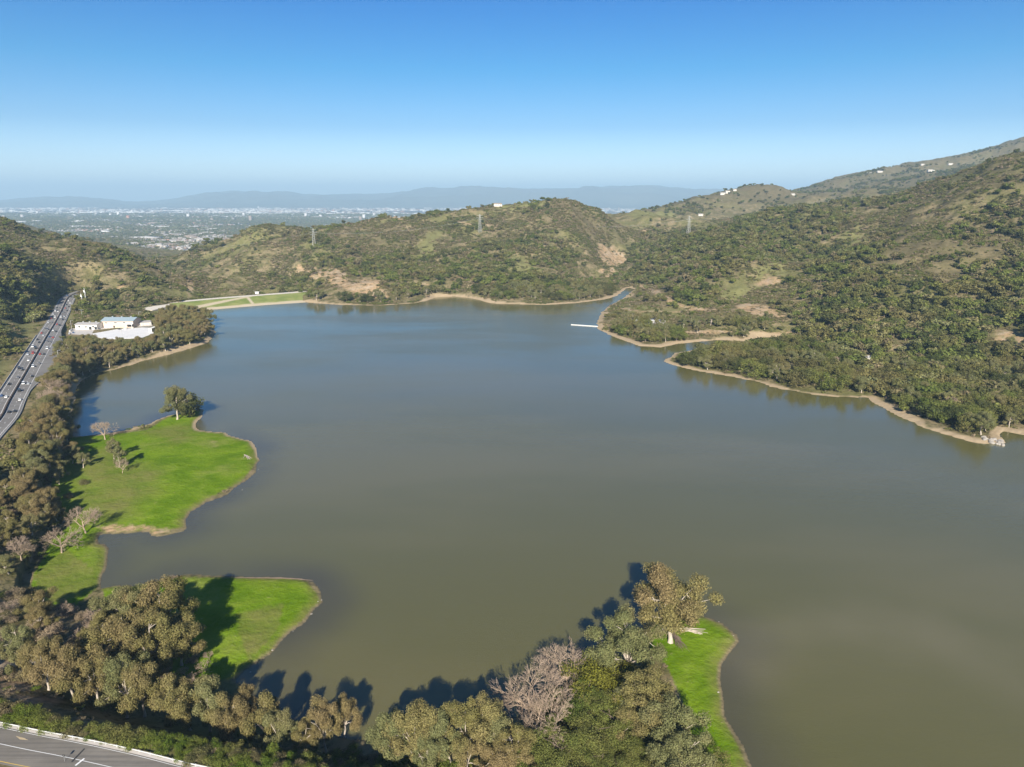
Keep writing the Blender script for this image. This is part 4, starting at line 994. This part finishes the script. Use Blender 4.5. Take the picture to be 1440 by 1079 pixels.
def building(name, px0, px1, py, depth, h, wallm, roofm, label, ridge, wins, doors, dark_bay=None, ov=.8, rz=.0):
    a = atz(px0, py, 10.05); b = atz(px1, py, 10.05); W = np.hypot(*(b-a)); c = (a+b)/2
    r = empty(name, (c[0], c[1], 10.05), math.atan2(b[1]-a[1], b[0]-a[0])+rz); tag(r, label, 'building')
    mb = MB(); mb.prism([(0, -.4), (0, h), (depth/2, h+ridge-.1), (depth, h), (depth, -.4)], -W/2, W/2); mb.build('wall', wallm, r)
    mb = MB(); e = ov
    mb.prism([(-e, h-.25*ridge/ depth*2-.0), (-e, h+.25), (depth/2, h+ridge+.3), (depth+e, h+.25), (depth+e, h), (depth/2, h+ridge)], -W/2-e, W/2+e)
    rf = mb.build('roof', roofm, r)
    for k in range(3):
        mb = MB(); mb.box((-W*.3+W*.3*k, depth*.62, h+ridge+.5), (1.6, 1.6, 1.3)); mb.build('roof_vent', K['steel'], rf)
    for x, z, ww, hh in wins:
        mb = MB(); mb.box((x*W, -.02, z), (ww+.4, .10, hh+.4)); f = mb.build('window', K['white_paint'], r); mb = MB(); mb.box((x*W, -.07, z), (ww, .06, hh)); mb.build('pane', K['dark_glass'], f)
    for x, ww, hh, m in doors:
        mb = MB(); mb.box((x*W, -.06, hh/2), (ww, .12, hh)); mb.build('garage_door', m, r)
    if dark_bay:
        x, ww, hh = dark_bay
        mb = MB(); mb.box((x*W, -.05, hh/2+1), (ww, .10, hh)); mb.build('bay_shade_panel', K['tar_and_shade'], r)  # flat dark panel painted for the shade inside the bay
        mb = MB(); mb.box((x*W, -1.9, hh+1.4), (ww+1.5, 3.8, .3)); mb.build('bay_canopy', K['white_paint'], r)
        for s_ in (-.5, .5): mb = MB(); mb.box((x*W+s_*ww, -3.5, (hh+1.2)/2), (.4, .4, hh+1.2)); mb.build('canopy_post', K['white_paint'], r)
    return r, W
building('low_building', 106.5, 137, 463.5, 15, 6.0, K['pale_wall'], K['grey_roof'], 'pale low building with grey roof left of the blue roofed one, near the highway', 1.6,
         [(-.02, 3.2, 3.5, 1.6), (-.32, 3.6, 2.2, 2.4), (.32, 3.6, 2.2, 2.4)], [(-.42, 3.2, 3.2, K['white_paint']), (.18, 3.4, 3.4, K['dark_glass']), (.43, 3.2, 3.4, K['dark_glass'])])
building('blue_roof_building', 144, 188, 461, 20, 8.5, K['tan_wall'], K['blue_roof'], 'tan building with a blue grey roof behind the white yard', 3.2,
         [(-.36, 6.2, 3.4, 1.2), (-.06, 6.4, 3.6, 1.3), (.22, 6.6, 3.2, 1.2)], [(-.34, 6.5, 4.6, K['white_paint']), (-.12, 2.0, 2.6, K['dark_glass'])], dark_bay=(.40, 7.5, 3.6), ov=1.0)
a_ = atz(190, 459, 10.05); b_ = atz(213, 457, 10.05); c_ = (a_+b_)/2; r = empty('storage_shed', (c_[0], c_[1], 10.05), math.atan2(b_[1]-a_[1], b_[0]-a_[0])); tag(r, 'long low pale shed at the right end of the blue roofed building', 'shed')
L_ = np.hypot(*(b_-a_)); mb = MB(); mb.prism([(0, -.3), (0, 3.6), (9, 4.6), (9, -.3)], -L_/2, L_/2); mb.build('wall', K['pale_wall'], r)
mb = MB(); mb.prism([(-.5, 3.6), (-.5, 3.85), (9.5, 5.0), (9.5, 4.7)], -L_/2-.4, L_/2+.4); mb.build('roof', K['grey_roof'], r)
for k in range(5): mb = MB(); mb.box((-L_*.4+L_*.2*k, -.06, 1.5), (3.0, .1, 2.8)); mb.build('door', K['concrete'], r)
p = atz(215.5, 466, 10.1); r = empty('concrete_tank', (p[0], p[1], 10.1)); tag(r, 'pale blocky tank house at the right end of the white yard', 'tank'); mb = MB(); mb.box((0, 0, 2.2), (3.4, 14, 4.6)); mb.build('wall', K['pale_wall'], r); mb = MB(); mb.box((0, 0, 4.65), (4, 14.6, .3)); mb.build('roof', K['white_paint'], r)
for i, (a, b, cl, kd) in enumerate([(100, 466, 'white', 'van'), (98, 470, 'silver', 'car'), (103, 468.5, 'blue', 'car'), (139, 463, 'grey', 'car'), (168, 463.6, 'black', 'car'), (176, 463.2, 'white', 'car')]):
    p = atz(a, b, 10.1); o = link(kd, CM[(kd, cl)]); o.location = (p[0], p[1], 10.16); o.rotation_euler = (0, 0, .3*i)
    tag(o, ['white van parked left of the low building', 'silver car parked below the white van by the low building', 'blue car parked beside the white van by the low building', 'grey car parked between the two yard buildings', 'black car parked in front of the blue roofed building', 'white car parked in front of the blue roofed building'][i], kd, 'vehicles parked at the yard')
def lamp(px, py, z, h, label, rz=0, arms=(1,)):
    p = atz(px, py, z); r = empty('lamp_post', (p[0], p[1], z-.2), rz); tag(r, label, 'lamp post', 'lamp posts by the highway and yard')
    mb = MB(); mb.bar((0, 0, 0), (0, 0, h), .16, n=6); mb.build('pole', K['galvanised'], r)
    for s_ in arms: mb = MB(); mb.bar((0, 0, h-.1), (s_*2.2, 0, h+.2), .1); mb.box((s_*2.6, 0, h+.2), (1.2, .5, .25)); mb.build('lamp_head', K['galvanised'], r)
lamp(84, 514, 14, 15, 'tall pale lamp post between the highway pull-out and the grove')
lamp(116, 449, 10.1, 13, 'lamp post with two heads behind the low building', 0, (1, -1))
lamp(101, 464, 10.1, 12, 'lamp post left of the low building')
lamp(172, 475.5, 10.2, 16, 'dark lamp post in the middle of the white yard')
lamp(196, 450, 10.1, 11, 'lamp post behind the long shed')
# radio masts on their pad
for (a, b, h, lab) in ((116, 428, 17, 'short pale radio mast on the pad above the highway'), (121.5, 428.5, 26, 'tall pale radio mast beside the short one')):
    p = hit(a, b); r = empty('radio_mast', (p[0], p[1], gz(p)-.5)); tag(r, lab, 'mast')
    mb = MB()
    for k in range(3):
        an = k*2.094; mb.bar((math.cos(an)*.9, math.sin(an)*.9, 0), (math.cos(an)*.3, math.sin(an)*.3, h), .1)
    for j in range(int(h/3)):
        f0 = .9-.6*j*3/h; f1 = .9-.6*(j+1)*3/h
        for k in range(3): an = k*2.094; bn_ = an+2.094; mb.bar((math.cos(an)*f0, math.sin(an)*f0, j*3), (math.cos(bn_)*f1, math.sin(bn_)*f1, (j+1)*3), .09)
    mb.build('lattice', K['white_paint'], r); mb = MB(); mb.box((0, -.9, h*.8), (1.6, .4, 3)); mb.box((.9, .2, h*.72), (.4, 1.5, 2.4)); mb.build('antenna_panel', K['white_paint'], r)
    mb = MB(); mb.box((3.5, 0, 1.4), (4, 3, 3.2)); o = mb.build('equipment_hut', K['pale_wall']); o.location = r.location; tag(o, 'small pale hut at the foot of the %s' % lab.split(' on')[0].split(' beside')[0], 'hut')

# ------------------------------------------------------------------ the dam
xs = np.linspace(192, 436, 150)
cy = np.interp(xs, [192, 235, 300, 345, 427, 436], [433.2, 427, 421, 417.5, 411.2, 410.8]); ty = np.interp(xs, [192, 230, 262, 277, 300, 345, 380, 427, 436], [438.5, 441.5, 441.8, 438.6, 436, 432, 429.2, 426.2, 425.2])
DZ = 9.0; rows = 26; VV = []; dm = []
for j in range(rows):
    f = j/(rows-1); z = DZ*(1-f)-.4*f; P = atz(xs, cy+(ty-cy)*f, z)
    VV.append(np.column_stack([P, np.full(len(xs), z)]))
    nn = .10*(fbm(xs/9, xs*0+j*.5, 7, 3)-.5)
    d_ = sstep(.70, .78, f+nn)                                  # bare band above the water
    xp = 350-(350-222)*f; d_ = np.maximum(d_, 1-sstep(6+16*f, 10+20*f, np.abs(xs-xp)+nn*20))  # slanting track
    d_ = np.maximum(d_, (1-sstep(1.5, 2.6, np.abs(xs-(347.5+11*f)))))
    d_ = np.maximum(d_, sstep(232, 222, xs)); dm.append(d_)
n = len(xs); VV = np.vstack(VV)+[0, 0, .06]; i = (np.arange(rows-1)[:, None]*n+np.arange(n-1)[None]).ravel()
t = NT('dam_slope'); f1 = t.noise(.05, 5, .6)
g1 = t.mix(t.ramp(f1, .35, .65), (.15, .19, .045), (.24, .25, .08)); t.bsdf(t.mix(t.attr('bare'), g1, t.mix(f1, (.50, .43, .30), (.40, .33, .22))), .95, .1)
dam = empty('dam', (float(VV[n//2, 0]), float(VV[n//2, 1]), DZ)); tag(dam, 'long low earth dam with a grassy water face and pale crest road', 'dam')
me = mesh_np('water_face', VV-np.array(dam.location), np.column_stack([i, i+1, i+n+1, i+n]), (t.m,), smooth=True); attr(me, 'bare', np.concatenate(dm)); link('water_face', me, dam)
C0 = atz(xs, cy, DZ); T_ = np.gradient(C0, axis=0); T_ /= np.linalg.norm(T_, axis=1)[:, None]; Nb = np.column_stack([-T_[:, 1], T_[:, 0]])
def ribbon(name, o0, z0, o1, z1, mat, parent):
    A = np.column_stack([C0+Nb*o0, np.full(n, z0)]); B = np.column_stack([C0+Nb*o1, np.full(n, z1)]); k = np.arange(n-1)
    return link(name, mesh_np(name, np.vstack([A, B])-np.array(dam.location), np.column_stack([k, k+1, k+1+n, k+n]), (mat,)), parent)
K['crest'] = plain('crest_gravel', (.62, .56, .46), var=.08, scale=.1)
ribbon('crest_road', -1.0, DZ+.12, 15, DZ+.15, K['crest'], dam); K['dslope'] = plain('valley_face_grass', (.14, .14, .06), var=.3, scale=.06); ribbon('valley_face', 15, DZ+.1, 95, DZ-34, K['dslope'], dam)
p = atz(361, 413.5, DZ+.2); mb = MB(); mb.box((0, 0, 1.6), (6, 4, 3.4)); mb.box((0, 0, 3.45), (7, 5, .3), 1); o = mb.build('gate_house', [K['pale_wall'], K['white_paint']]); o.location = (p[0], p[1]+3, DZ); tag(o, 'tiny pale hut in the middle of the dam crest', 'hut')
mb = MB(); A = [atz(a, b, 9.6) for a, b in ((186, 434.5), (238, 427.5), (240, 430), (214, 436.5))]; mb.add([(q[0], q[1], 9.5) for q in A]+[(q[0], q[1], 5) for q in A], [(0, 1, 2, 3)]+[(i, (i+1) % 4, (i+1) % 4+4, i+4) for i in range(4)])
o = mb.build('spillway_deck', K['crest']); tag(o, 'pale concrete spillway deck at the left end of the dam', 'spillway')

# ------------------------------------------------------------------ pylons and wires
def pylon(px, py, h, label, mat):
    p = hit(px, py); z = gz(p)-1; r = empty('pylon', (p[0], p[1], z), .4); tag(r, label, 'pylon', 'pylons on the hills')
    mb = MB(); w0, w1 = h*.085, h*.02
    cs = [(-1, -1), (1, -1), (1, 1), (-1, 1)]
    ww = lambda f: w0+(w1-w0)*f
    for a, b in cs: mb.bar((a*w0, b*w0, 0), (a*w1, b*w1, h), .26)
    for j in range(9):
        f0, f1 = j/9, (j+1)/9
        for k in range(4):
            a, b = cs[k]; c, d = cs[(k+1) % 4]; mb.bar((a*ww(f0), b*ww(f0), f0*h), (c*ww(f1), d*ww(f1), f1*h), .13); mb.bar((c*ww(f0), d*ww(f0), f0*h), (a*ww(f1), b*ww(f1), f1*h), .13)
    mb.build('lattice', mat, r)
    for zf, l in ((.70, .17), (.82, .21), (.94, .15)):
        mb = MB()
        for s_ in (-1, 1): mb.bar((0, 0, zf*h+.8), (s_*l*h, 0, zf*h), .2); mb.bar((0, 0, zf*h-.8), (s_*l*h, 0, zf*h), .2)
        mb.build('crossarm', mat, r)
    return Vector((p[0], p[1], z+h*.8))
K['pyl'] = plain('weathered_steel', (.34, .34, .31), rough=.6, var=.1)
pz_ = [pylon(442, 349, 46, 'lattice pylon on the left shoulder of the central hill', K['pyl']), pylon(675, 327, 44, 'lattice pylon below the grassy top of the central hill', K['pyl']), pylon(968, 330, 50, 'pale lattice pylon on the saddle between the central hill and the right slope', K['pyl'])]
ends = [pz_[0]+Vector((-900, 500, -40))]+pz_+[pz_[2]+Vector((900, 700, 150))]
for a, b, lab in zip(ends[:-1], ends[1:], ['leaving the left pylon towards the valley', 'between the left and middle pylons', 'between the middle and right pylons', 'climbing from the right pylon towards the far ridge']):
    mb = MB(); d = (b-a).normalized(); s_ = Vector((-d.y, d.x, 0))
    for off in (-8, 0, 8):
        pt = []
        for k in range(17): u_ = k/16; q = a.lerp(b, u_)+s_*off; q.z -= 4*u_*(1-u_)*(b-a).length*.035; pt.append(q)
        V, F = tubes([(np.array([tuple(q) for q in pt]), np.full(17, .075))], 3); mb.add(V, F.tolist())
    o = mb.build('power_line', K['pyl']); tag(o, 'three thin sagging wires '+lab, 'power line', 'power lines over the hills')

# ------------------------------------------------------------------ houses on the far hills
def house(px, py, w, d, h, wallm, roofm, label, group=None, rz=0.0):
    p = hit(px, py); r = empty('hillside_house', (p[0], p[1], gz(p)-1), rz); tag(r, label, 'house', group)
    mb = MB(); mb.box((0, 0, h/2+.5), (w, d, h+1)); mb.box((w*.38, d*.4, h*.4), (w*.4, d*.8, h*.8+1)); mb.build('wall', wallm, r)
    mb = MB(); mb.prism([(-d/2-1, h+1), (0, h+1+d*.22), (d/2+1, h+1)], -w/2-1, w/2+1); mb.build('roof', roofm, r)
    mb = MB()
    for k in range(4): mb.box((-w*.36+w*.24*k, -d/2-.05, h*.55+.6), (w*.13, .1, h*.4))
    mb.build('window_row', K['dark_glass'], r)
g0 = 'houses on the far hills'
house(1309, 241.5, 34, 13, 8, K['pale_wall'], K['concrete'], 'large white house on the bare slope below the far right ridge', g0)
house(1336, 232, 22, 12, 7, K['pale_wall'], K['grey_roof'], 'white house beside dark trees near the crest of the far right ridge', g0)
house(1297, 232.6, 20, 10, 6, K['pale_wall'], K['grey_roof'], 'tiny white house on the crest of the far right ridge, left of dark trees', g0)
house(1237, 242.5, 30, 12, 6, K['pale_wall'], K['grey_roof'], 'long white house on the crest midway along the far right ridge', g0)
house(1222, 244, 26, 10, 5, K['pale_wall'], K['grey_roof'], 'low pale house just left of the long white crest house', g0)
house(1016, 274, 20, 12, 7, K['pale_wall'], K['grey_roof'], 'white house at the top of the grey middle hill', g0)
house(1023, 272, 18, 12, 8, K['pale_wall'], K['concrete'], 'pale house right of the white one on the middle hill', g0)
house(1033, 268.5, 14, 10, 6, K['pale_wall'], K['brown_roof'], 'small pale house below the tree on the middle hill top', g0)
house(985, 303.5, 17, 10, 5, K['pale_wall'], K['concrete'], 'white house in the green saddle beside the pale pylon', g0)
house(1115, 274.5, 16, 10, 5, K['pale_wall'], K['concrete'], 'white roof at the top of the pale slide scar', g0)
house(700, 290, 20, 10, 6, K['pale_wall'], K['brown_roof'], 'low pale house on the grassy top of the central hill', g0)
house(1216, 506, 14, 7, 3, K['pale_wall'], K['grey_roof'], 'low house-shaped stand-in for the grey pull-out in the right bank wood', None)  # house shape added where the pale pavement of the pull-out lies

# ------------------------------------------------------------------ the town and city in the valley
def gable(w, d, h, wallm, roofm):
    mb = MB(); mb.box((0, 0, h/2-1), (w, d, h+2)); mb.prism([(-d/2-.6, h), (0, h+d*.25), (d/2+.6, h)], -w/2-.6, w/2+.6, 1)
    o = mb.build('town_house', [wallm, roofm]); me = o.data; bpy.data.objects.remove(o); return me
K['city_white'] = plain('pale_city_roof', (.50, .49, .47), var=.2); K['shingle'] = plain('weathered_shingle', (.20, .185, .17), var=.15); K['cream'] = plain('cream_wall', (.68, .60, .50), var=.08)
K['town_wall'] = plain('town_wall', (.42, .38, .33), var=.15)
HM = [gable(16, 11, 5, K['town_wall'], K['brown_roof']), gable(18, 12, 5, K['town_wall'], K['brown_roof']), gable(22, 14, 6, K['cream'], K['grey_roof']), gable(14, 11, 7, K['cream'], K['grey_roof']), gable(22, 14, 6, K['town_wall'], K['shingle'])]
gt = np.random.default_rng(77)
tp = np.array([hit(a, b) for a, b in pts("175,352 232,354 262,350 300,343 322,332 330,316 300,308 200,310 110,318 120,335")])
lo_, hi_ = tp.min(0), tp.max(0); Q = lo_+gt.random((6000, 2))*(hi_-lo_); Q = Q[inside(Q, tp)]
zq = ground(Q); qx, qy = proj(np.column_stack([Q, zq])); cl = fbm(Q[:, 0]/260, Q[:, 1]/260, 51, 3); Q = Q[(zq < -70)&(cl > .42)&(gt.random(len(Q)) < np.clip((qx-120)/160, .15, 1))][:260]
for q in Q:
    o = link('town_house', HM[gt.integers(5)]); s_ = 1.0+.35*gt.random(); o.scale = (s_, s_, s_); o.location = (q[0], q[1], gz(q)); o.rotation_euler = (0, 0, gt.random()*3.14)
    tag(o, 'small pale house among trees in the valley town beyond the dam', 'house', 'houses of the valley town')
print('town', len(Q))
# city beyond: buildings nobody could count
n = 46000; D = np.exp(gt.uniform(math.log(3700), math.log(21500), n)); a = gt.uniform(-.86, .42, n); P = np.column_stack([D*a, D]); z = ground(P)
den = fbm(P[:, 0]/900, P[:, 1]/900, 62, 4); k = (z < -78) & (gt.random(n) < sstep(.38, .6, den)*.85+.1); P, z, D = P[k], z[k], D[k]; n = len(P)
big = gt.random(n) < np.where(D > 10500, .34, .012); w_ = np.where(big, gt.uniform(35, 130, n), gt.uniform(9, 20, n)*np.clip(D/7000, 1, 2.0)); dd = np.where(big, gt.uniform(25, 70, n), w_*gt.uniform(.6, .9, n)); hh = np.where(big, gt.uniform(7, 16, n), gt.uniform(4, 7.5, n))
tall = (gt.random(n) < .006) & (D > 9000); hh = np.where(tall, gt.uniform(25, 70, n), hh); w_ = np.where(tall, 35, w_); dd = np.where(tall, 30, dd)
th = gt.choice([.2, 1.2, .7], n)+gt.normal(size=n)*.1; ca, sa = np.cos(th), np.sin(th)
cs = np.array([(-1, -1, 0), (1, -1, 0), (1, 1, 0), (-1, 1, 0), (-1, -1, 1), (1, -1, 1), (1, 1, 1), (-1, 1, 1)], float)
lx = cs[None, :, 0]*w_[:, None]/2; ly = cs[None, :, 1]*dd[:, None]/2
V = np.stack([P[:, :1]+lx*ca[:, None]-ly*sa[:, None], P[:, 1:]+lx*sa[:, None]+ly*ca[:, None], z[:, None]-1+cs[None, :, 2]*(hh[:, None]+1)], -1).reshape(-1, 3)
f0 = np.array([(4, 5, 6, 7), (0, 1, 5, 4), (1, 2, 6, 5), (2, 3, 7, 6), (3, 0, 4, 7)]); F = (np.arange(n)[:, None, None]*8+f0[None]).reshape(-1, 4)
mi = np.where(big & (gt.random(n) < .5), 0, gt.choice([5, 5, 2, 3, 3, 4, 1, 2, 3], n)).repeat(5)
o = link('city_buildings', mesh_np('city_buildings', V, F, (K['city_white'], K['city_white'], K['brown_roof'], K['grey_roof'], K['red_roof'], K['shingle']), midx=mi)); tag(o, 'countless pale roofs of the city spread over the flat valley', 'city', kind='stuff')
n = 110000; D = np.exp(gt.uniform(math.log(2900), math.log(13000), n)); a = gt.uniform(-.86, .42, n); P = np.column_stack([D*a, D]); z = ground(P)
den = fbm(P[:, 0]/260, P[:, 1]/260, 66, 4); k = (z < -62) & (gt.random(n) < sstep(.30, .50, den)); P, z, D = P[k], z[k], D[k]
cp = [mesh_np('tree_clump', *proto_bush(s, 60, .30, 4), (m,)) for s, m in ((141, M['oak_dark']), (142, M['oak']), (143, M['chap']))]
print('city trees', len(P))
stuff_scatter('city_trees', cp, np.column_stack([P, z]), gt.uniform(8, 16, len(P))*np.clip(D/5000, 1, 2.4), gt.integers(0, 3, len(P)), 'street and garden trees spread through the valley city', 'trees')

# ------------------------------------------------------------------ small things by the water
p0 = atz(803, 456.8, .2); p1 = atz(841, 459.4, .2); L_ = np.hypot(*(p1-p0)); r = empty('floating_dock', (p0[0], p0[1], 0), math.atan2(*(p1-p0)[::-1])); tag(r, 'thin white floating dock reaching out from the boat ramp peninsula', 'dock')
for k in range(8):
    mb = MB(); mb.box((L_*(k+.5)/8, 0, .35), (L_/8-.25, 1.3, .5)); mb.build('pontoon', K['white_paint'], r)
mb = MB(); mb.box((L_/2, 0, .75), (L_, 1.0, .1)); mb.build('deck', K['white_paint'], r)
lot = [(890, 450.5), (905, 447.5), (922, 448), (936, 451), (932, 455), (915, 457), (892, 454.5)]
P = [hit(a, b) for a, b in lot]; zl = max(gz(p) for p in P)+.35; P = [atz(a, b, zl) for a, b in lot]; mb = MB(); n = len(P); mb.add([(p[0], p[1], zl) for p in P]+[(p[0], p[1], zl-6) for p in P], [tuple(range(n))]+[(i, (i+1) % n, (i+1) % n+n, i+n) for i in range(n)])
o = mb.build('ramp_pavement', K['concrete']); tag(o, kind='structure')
for i, (a, b, cl, kd, w_) in enumerate([(895, 451.5, 'white', 'van', 'leftmost'), (903, 450.5, 'white', 'car', 'second from the left'), (911, 450.8, 'silver', 'car', 'middle'), (918, 451.8, 'white', 'van', 'second from the right'), (926, 452.4, 'white', 'car', 'rightmost')]):
    p = atz(a, b, zl); o = link(kd, CM[(kd, cl)]); o.location = (p[0], p[1], zl+.02); o.rotation_euler = (0, 0, .3+.15*i); tag(o, '%s %s, %s of those parked above the boat ramp' % (cl, kd, w_), kd, 'vehicles parked at the boat ramp')
def rock(seed):
    bm = bmesh.new(); bmesh.ops.create_icosphere(bm, subdivisions=3, radius=1); g = np.random.default_rng(seed); a = g.normal(size=(5, 3))
    for v in bm.verts:
        n = v.co.normalized(); f = 1
        for q in a: f -= .16*max(0, n.dot(Vector(q/np.linalg.norm(q)))-.55)*2
        v.co = Vector((n.x*1.2*f, n.y*.95*f, n.z*.7*f))*(1+.10*(float(fbm(np.array([n.x*3+seed]), np.array([n.y*3+n.z*2]), seed, 3)[0])-.5))
    me = bpy.data.meshes.new('boulder'); bm.to_mesh(me); bm.free(); me.materials.append(K['boulder_stone']); return me
RK = [rock(s) for s in (1, 2, 3)]; gk = np.random.default_rng(5)
for i in range(26):
    a = gk.uniform(1383, 1410); b = np.interp(a, [1383, 1410], [618, 625.5])+gk.uniform(-3.5, 1.5); p = atz(a, b, .5)
    o = link('boulder', RK[i % 3]); s_ = gk.uniform(.7, 2.2); o.scale = (s_, s_, s_); o.location = (p[0], p[1], max(gz(p), -.3)+.2); o.rotation_euler = (0, 0, gk.random()*6); tag(o, 'pale boulder in the rock heap at the right bank point', 'boulder', 'boulders at the right bank point')
for i in range(12):                                              # stones along the spits
    a, b = [(437, 858), (452, 842), (415, 885), (385, 917), (352, 942), (362, 655), (340, 690), (1013, 975), (1033, 895), (1010, 872)][i % 10]; a += gk.normal()*3; b += gk.normal()*3
    p = atz(a, b, 0); o = link('stone', RK[i % 3]); s_ = gk.uniform(.2, .4); o.scale = (s_, s_, s_); o.location = (p[0], p[1], max(gz(p), -.1)+.05); tag(o, 'small stone at the water edge of a green meadow spit', 'stone', 'stones on the meadow shores')
# fallen pale limbs and bark beside the big tree
def limbs(name, a, b, n, r0, spread, label, mat, seed, z0=.35):
    A = hit(*a); B = hit(*b); g = np.random.default_rng(seed); paths = []
    for i in range(n):
        s0 = A+(B-A)*g.uniform(0, .25)+g.normal(size=2)*.5; e = A+(B-A)*g.uniform(.6, 1.0)+g.normal(size=2)*spread; t_ = np.linspace(0, 1, 7)
        P = s0+(e-s0)*t_[:, None]; P += g.normal(size=P.shape)*.25*np.sin(t_*PI)[:, None]; z = ground(P)+z0+abs(g.normal())*.35*np.sin(t_*PI)
        paths.append((np.column_stack([P, z]), np.linspace(r0, r0*.3, 7)*g.uniform(.5, 1.1)))
    V, F = tubes(paths, 6); o = link(name, mesh_np(name, V, F, (mat,), smooth=True)); tag(o, label, 'branches'); return o
limbs('fallen_branches', (950, 884), (993, 893), 11, .28, 1.3, 'pale fallen limbs lying to the right of the big spit tree', M['bark'], 1)
limbs('fallen_bark', (940, 884), (961, 914), 34, .22, 1.1, 'dark heap of shed bark below the big spit tree', M['bark_d'], 2, .15)
limbs('fallen_branches', (946, 882), (930, 890), 12, .2, 1.2, 'short pale limbs heaped left of the big spit tree trunk', M['bark'], 3)
limbs('loose_limbs', (450, 816), (300, 812), 5, .12, .3, 'thin dark line along the back shore of the lower meadow', M['bark_d'], 4, .1)  # thin dark limbs drawn where the shore has a dark edge line
limbs('fallen_log', (880, 1070), (925, 1074), 3, .3, .6, 'pale fallen log at the bottom edge below the thicket', M['bark'], 6)
limbs('loose_limbs', (344, 640), (352, 646), 14, .3, 1.4, 'tan brush heap near the right tip of the upper meadow', M['bark'], 7, .2)
print('objects', len(bpy.data.objects))
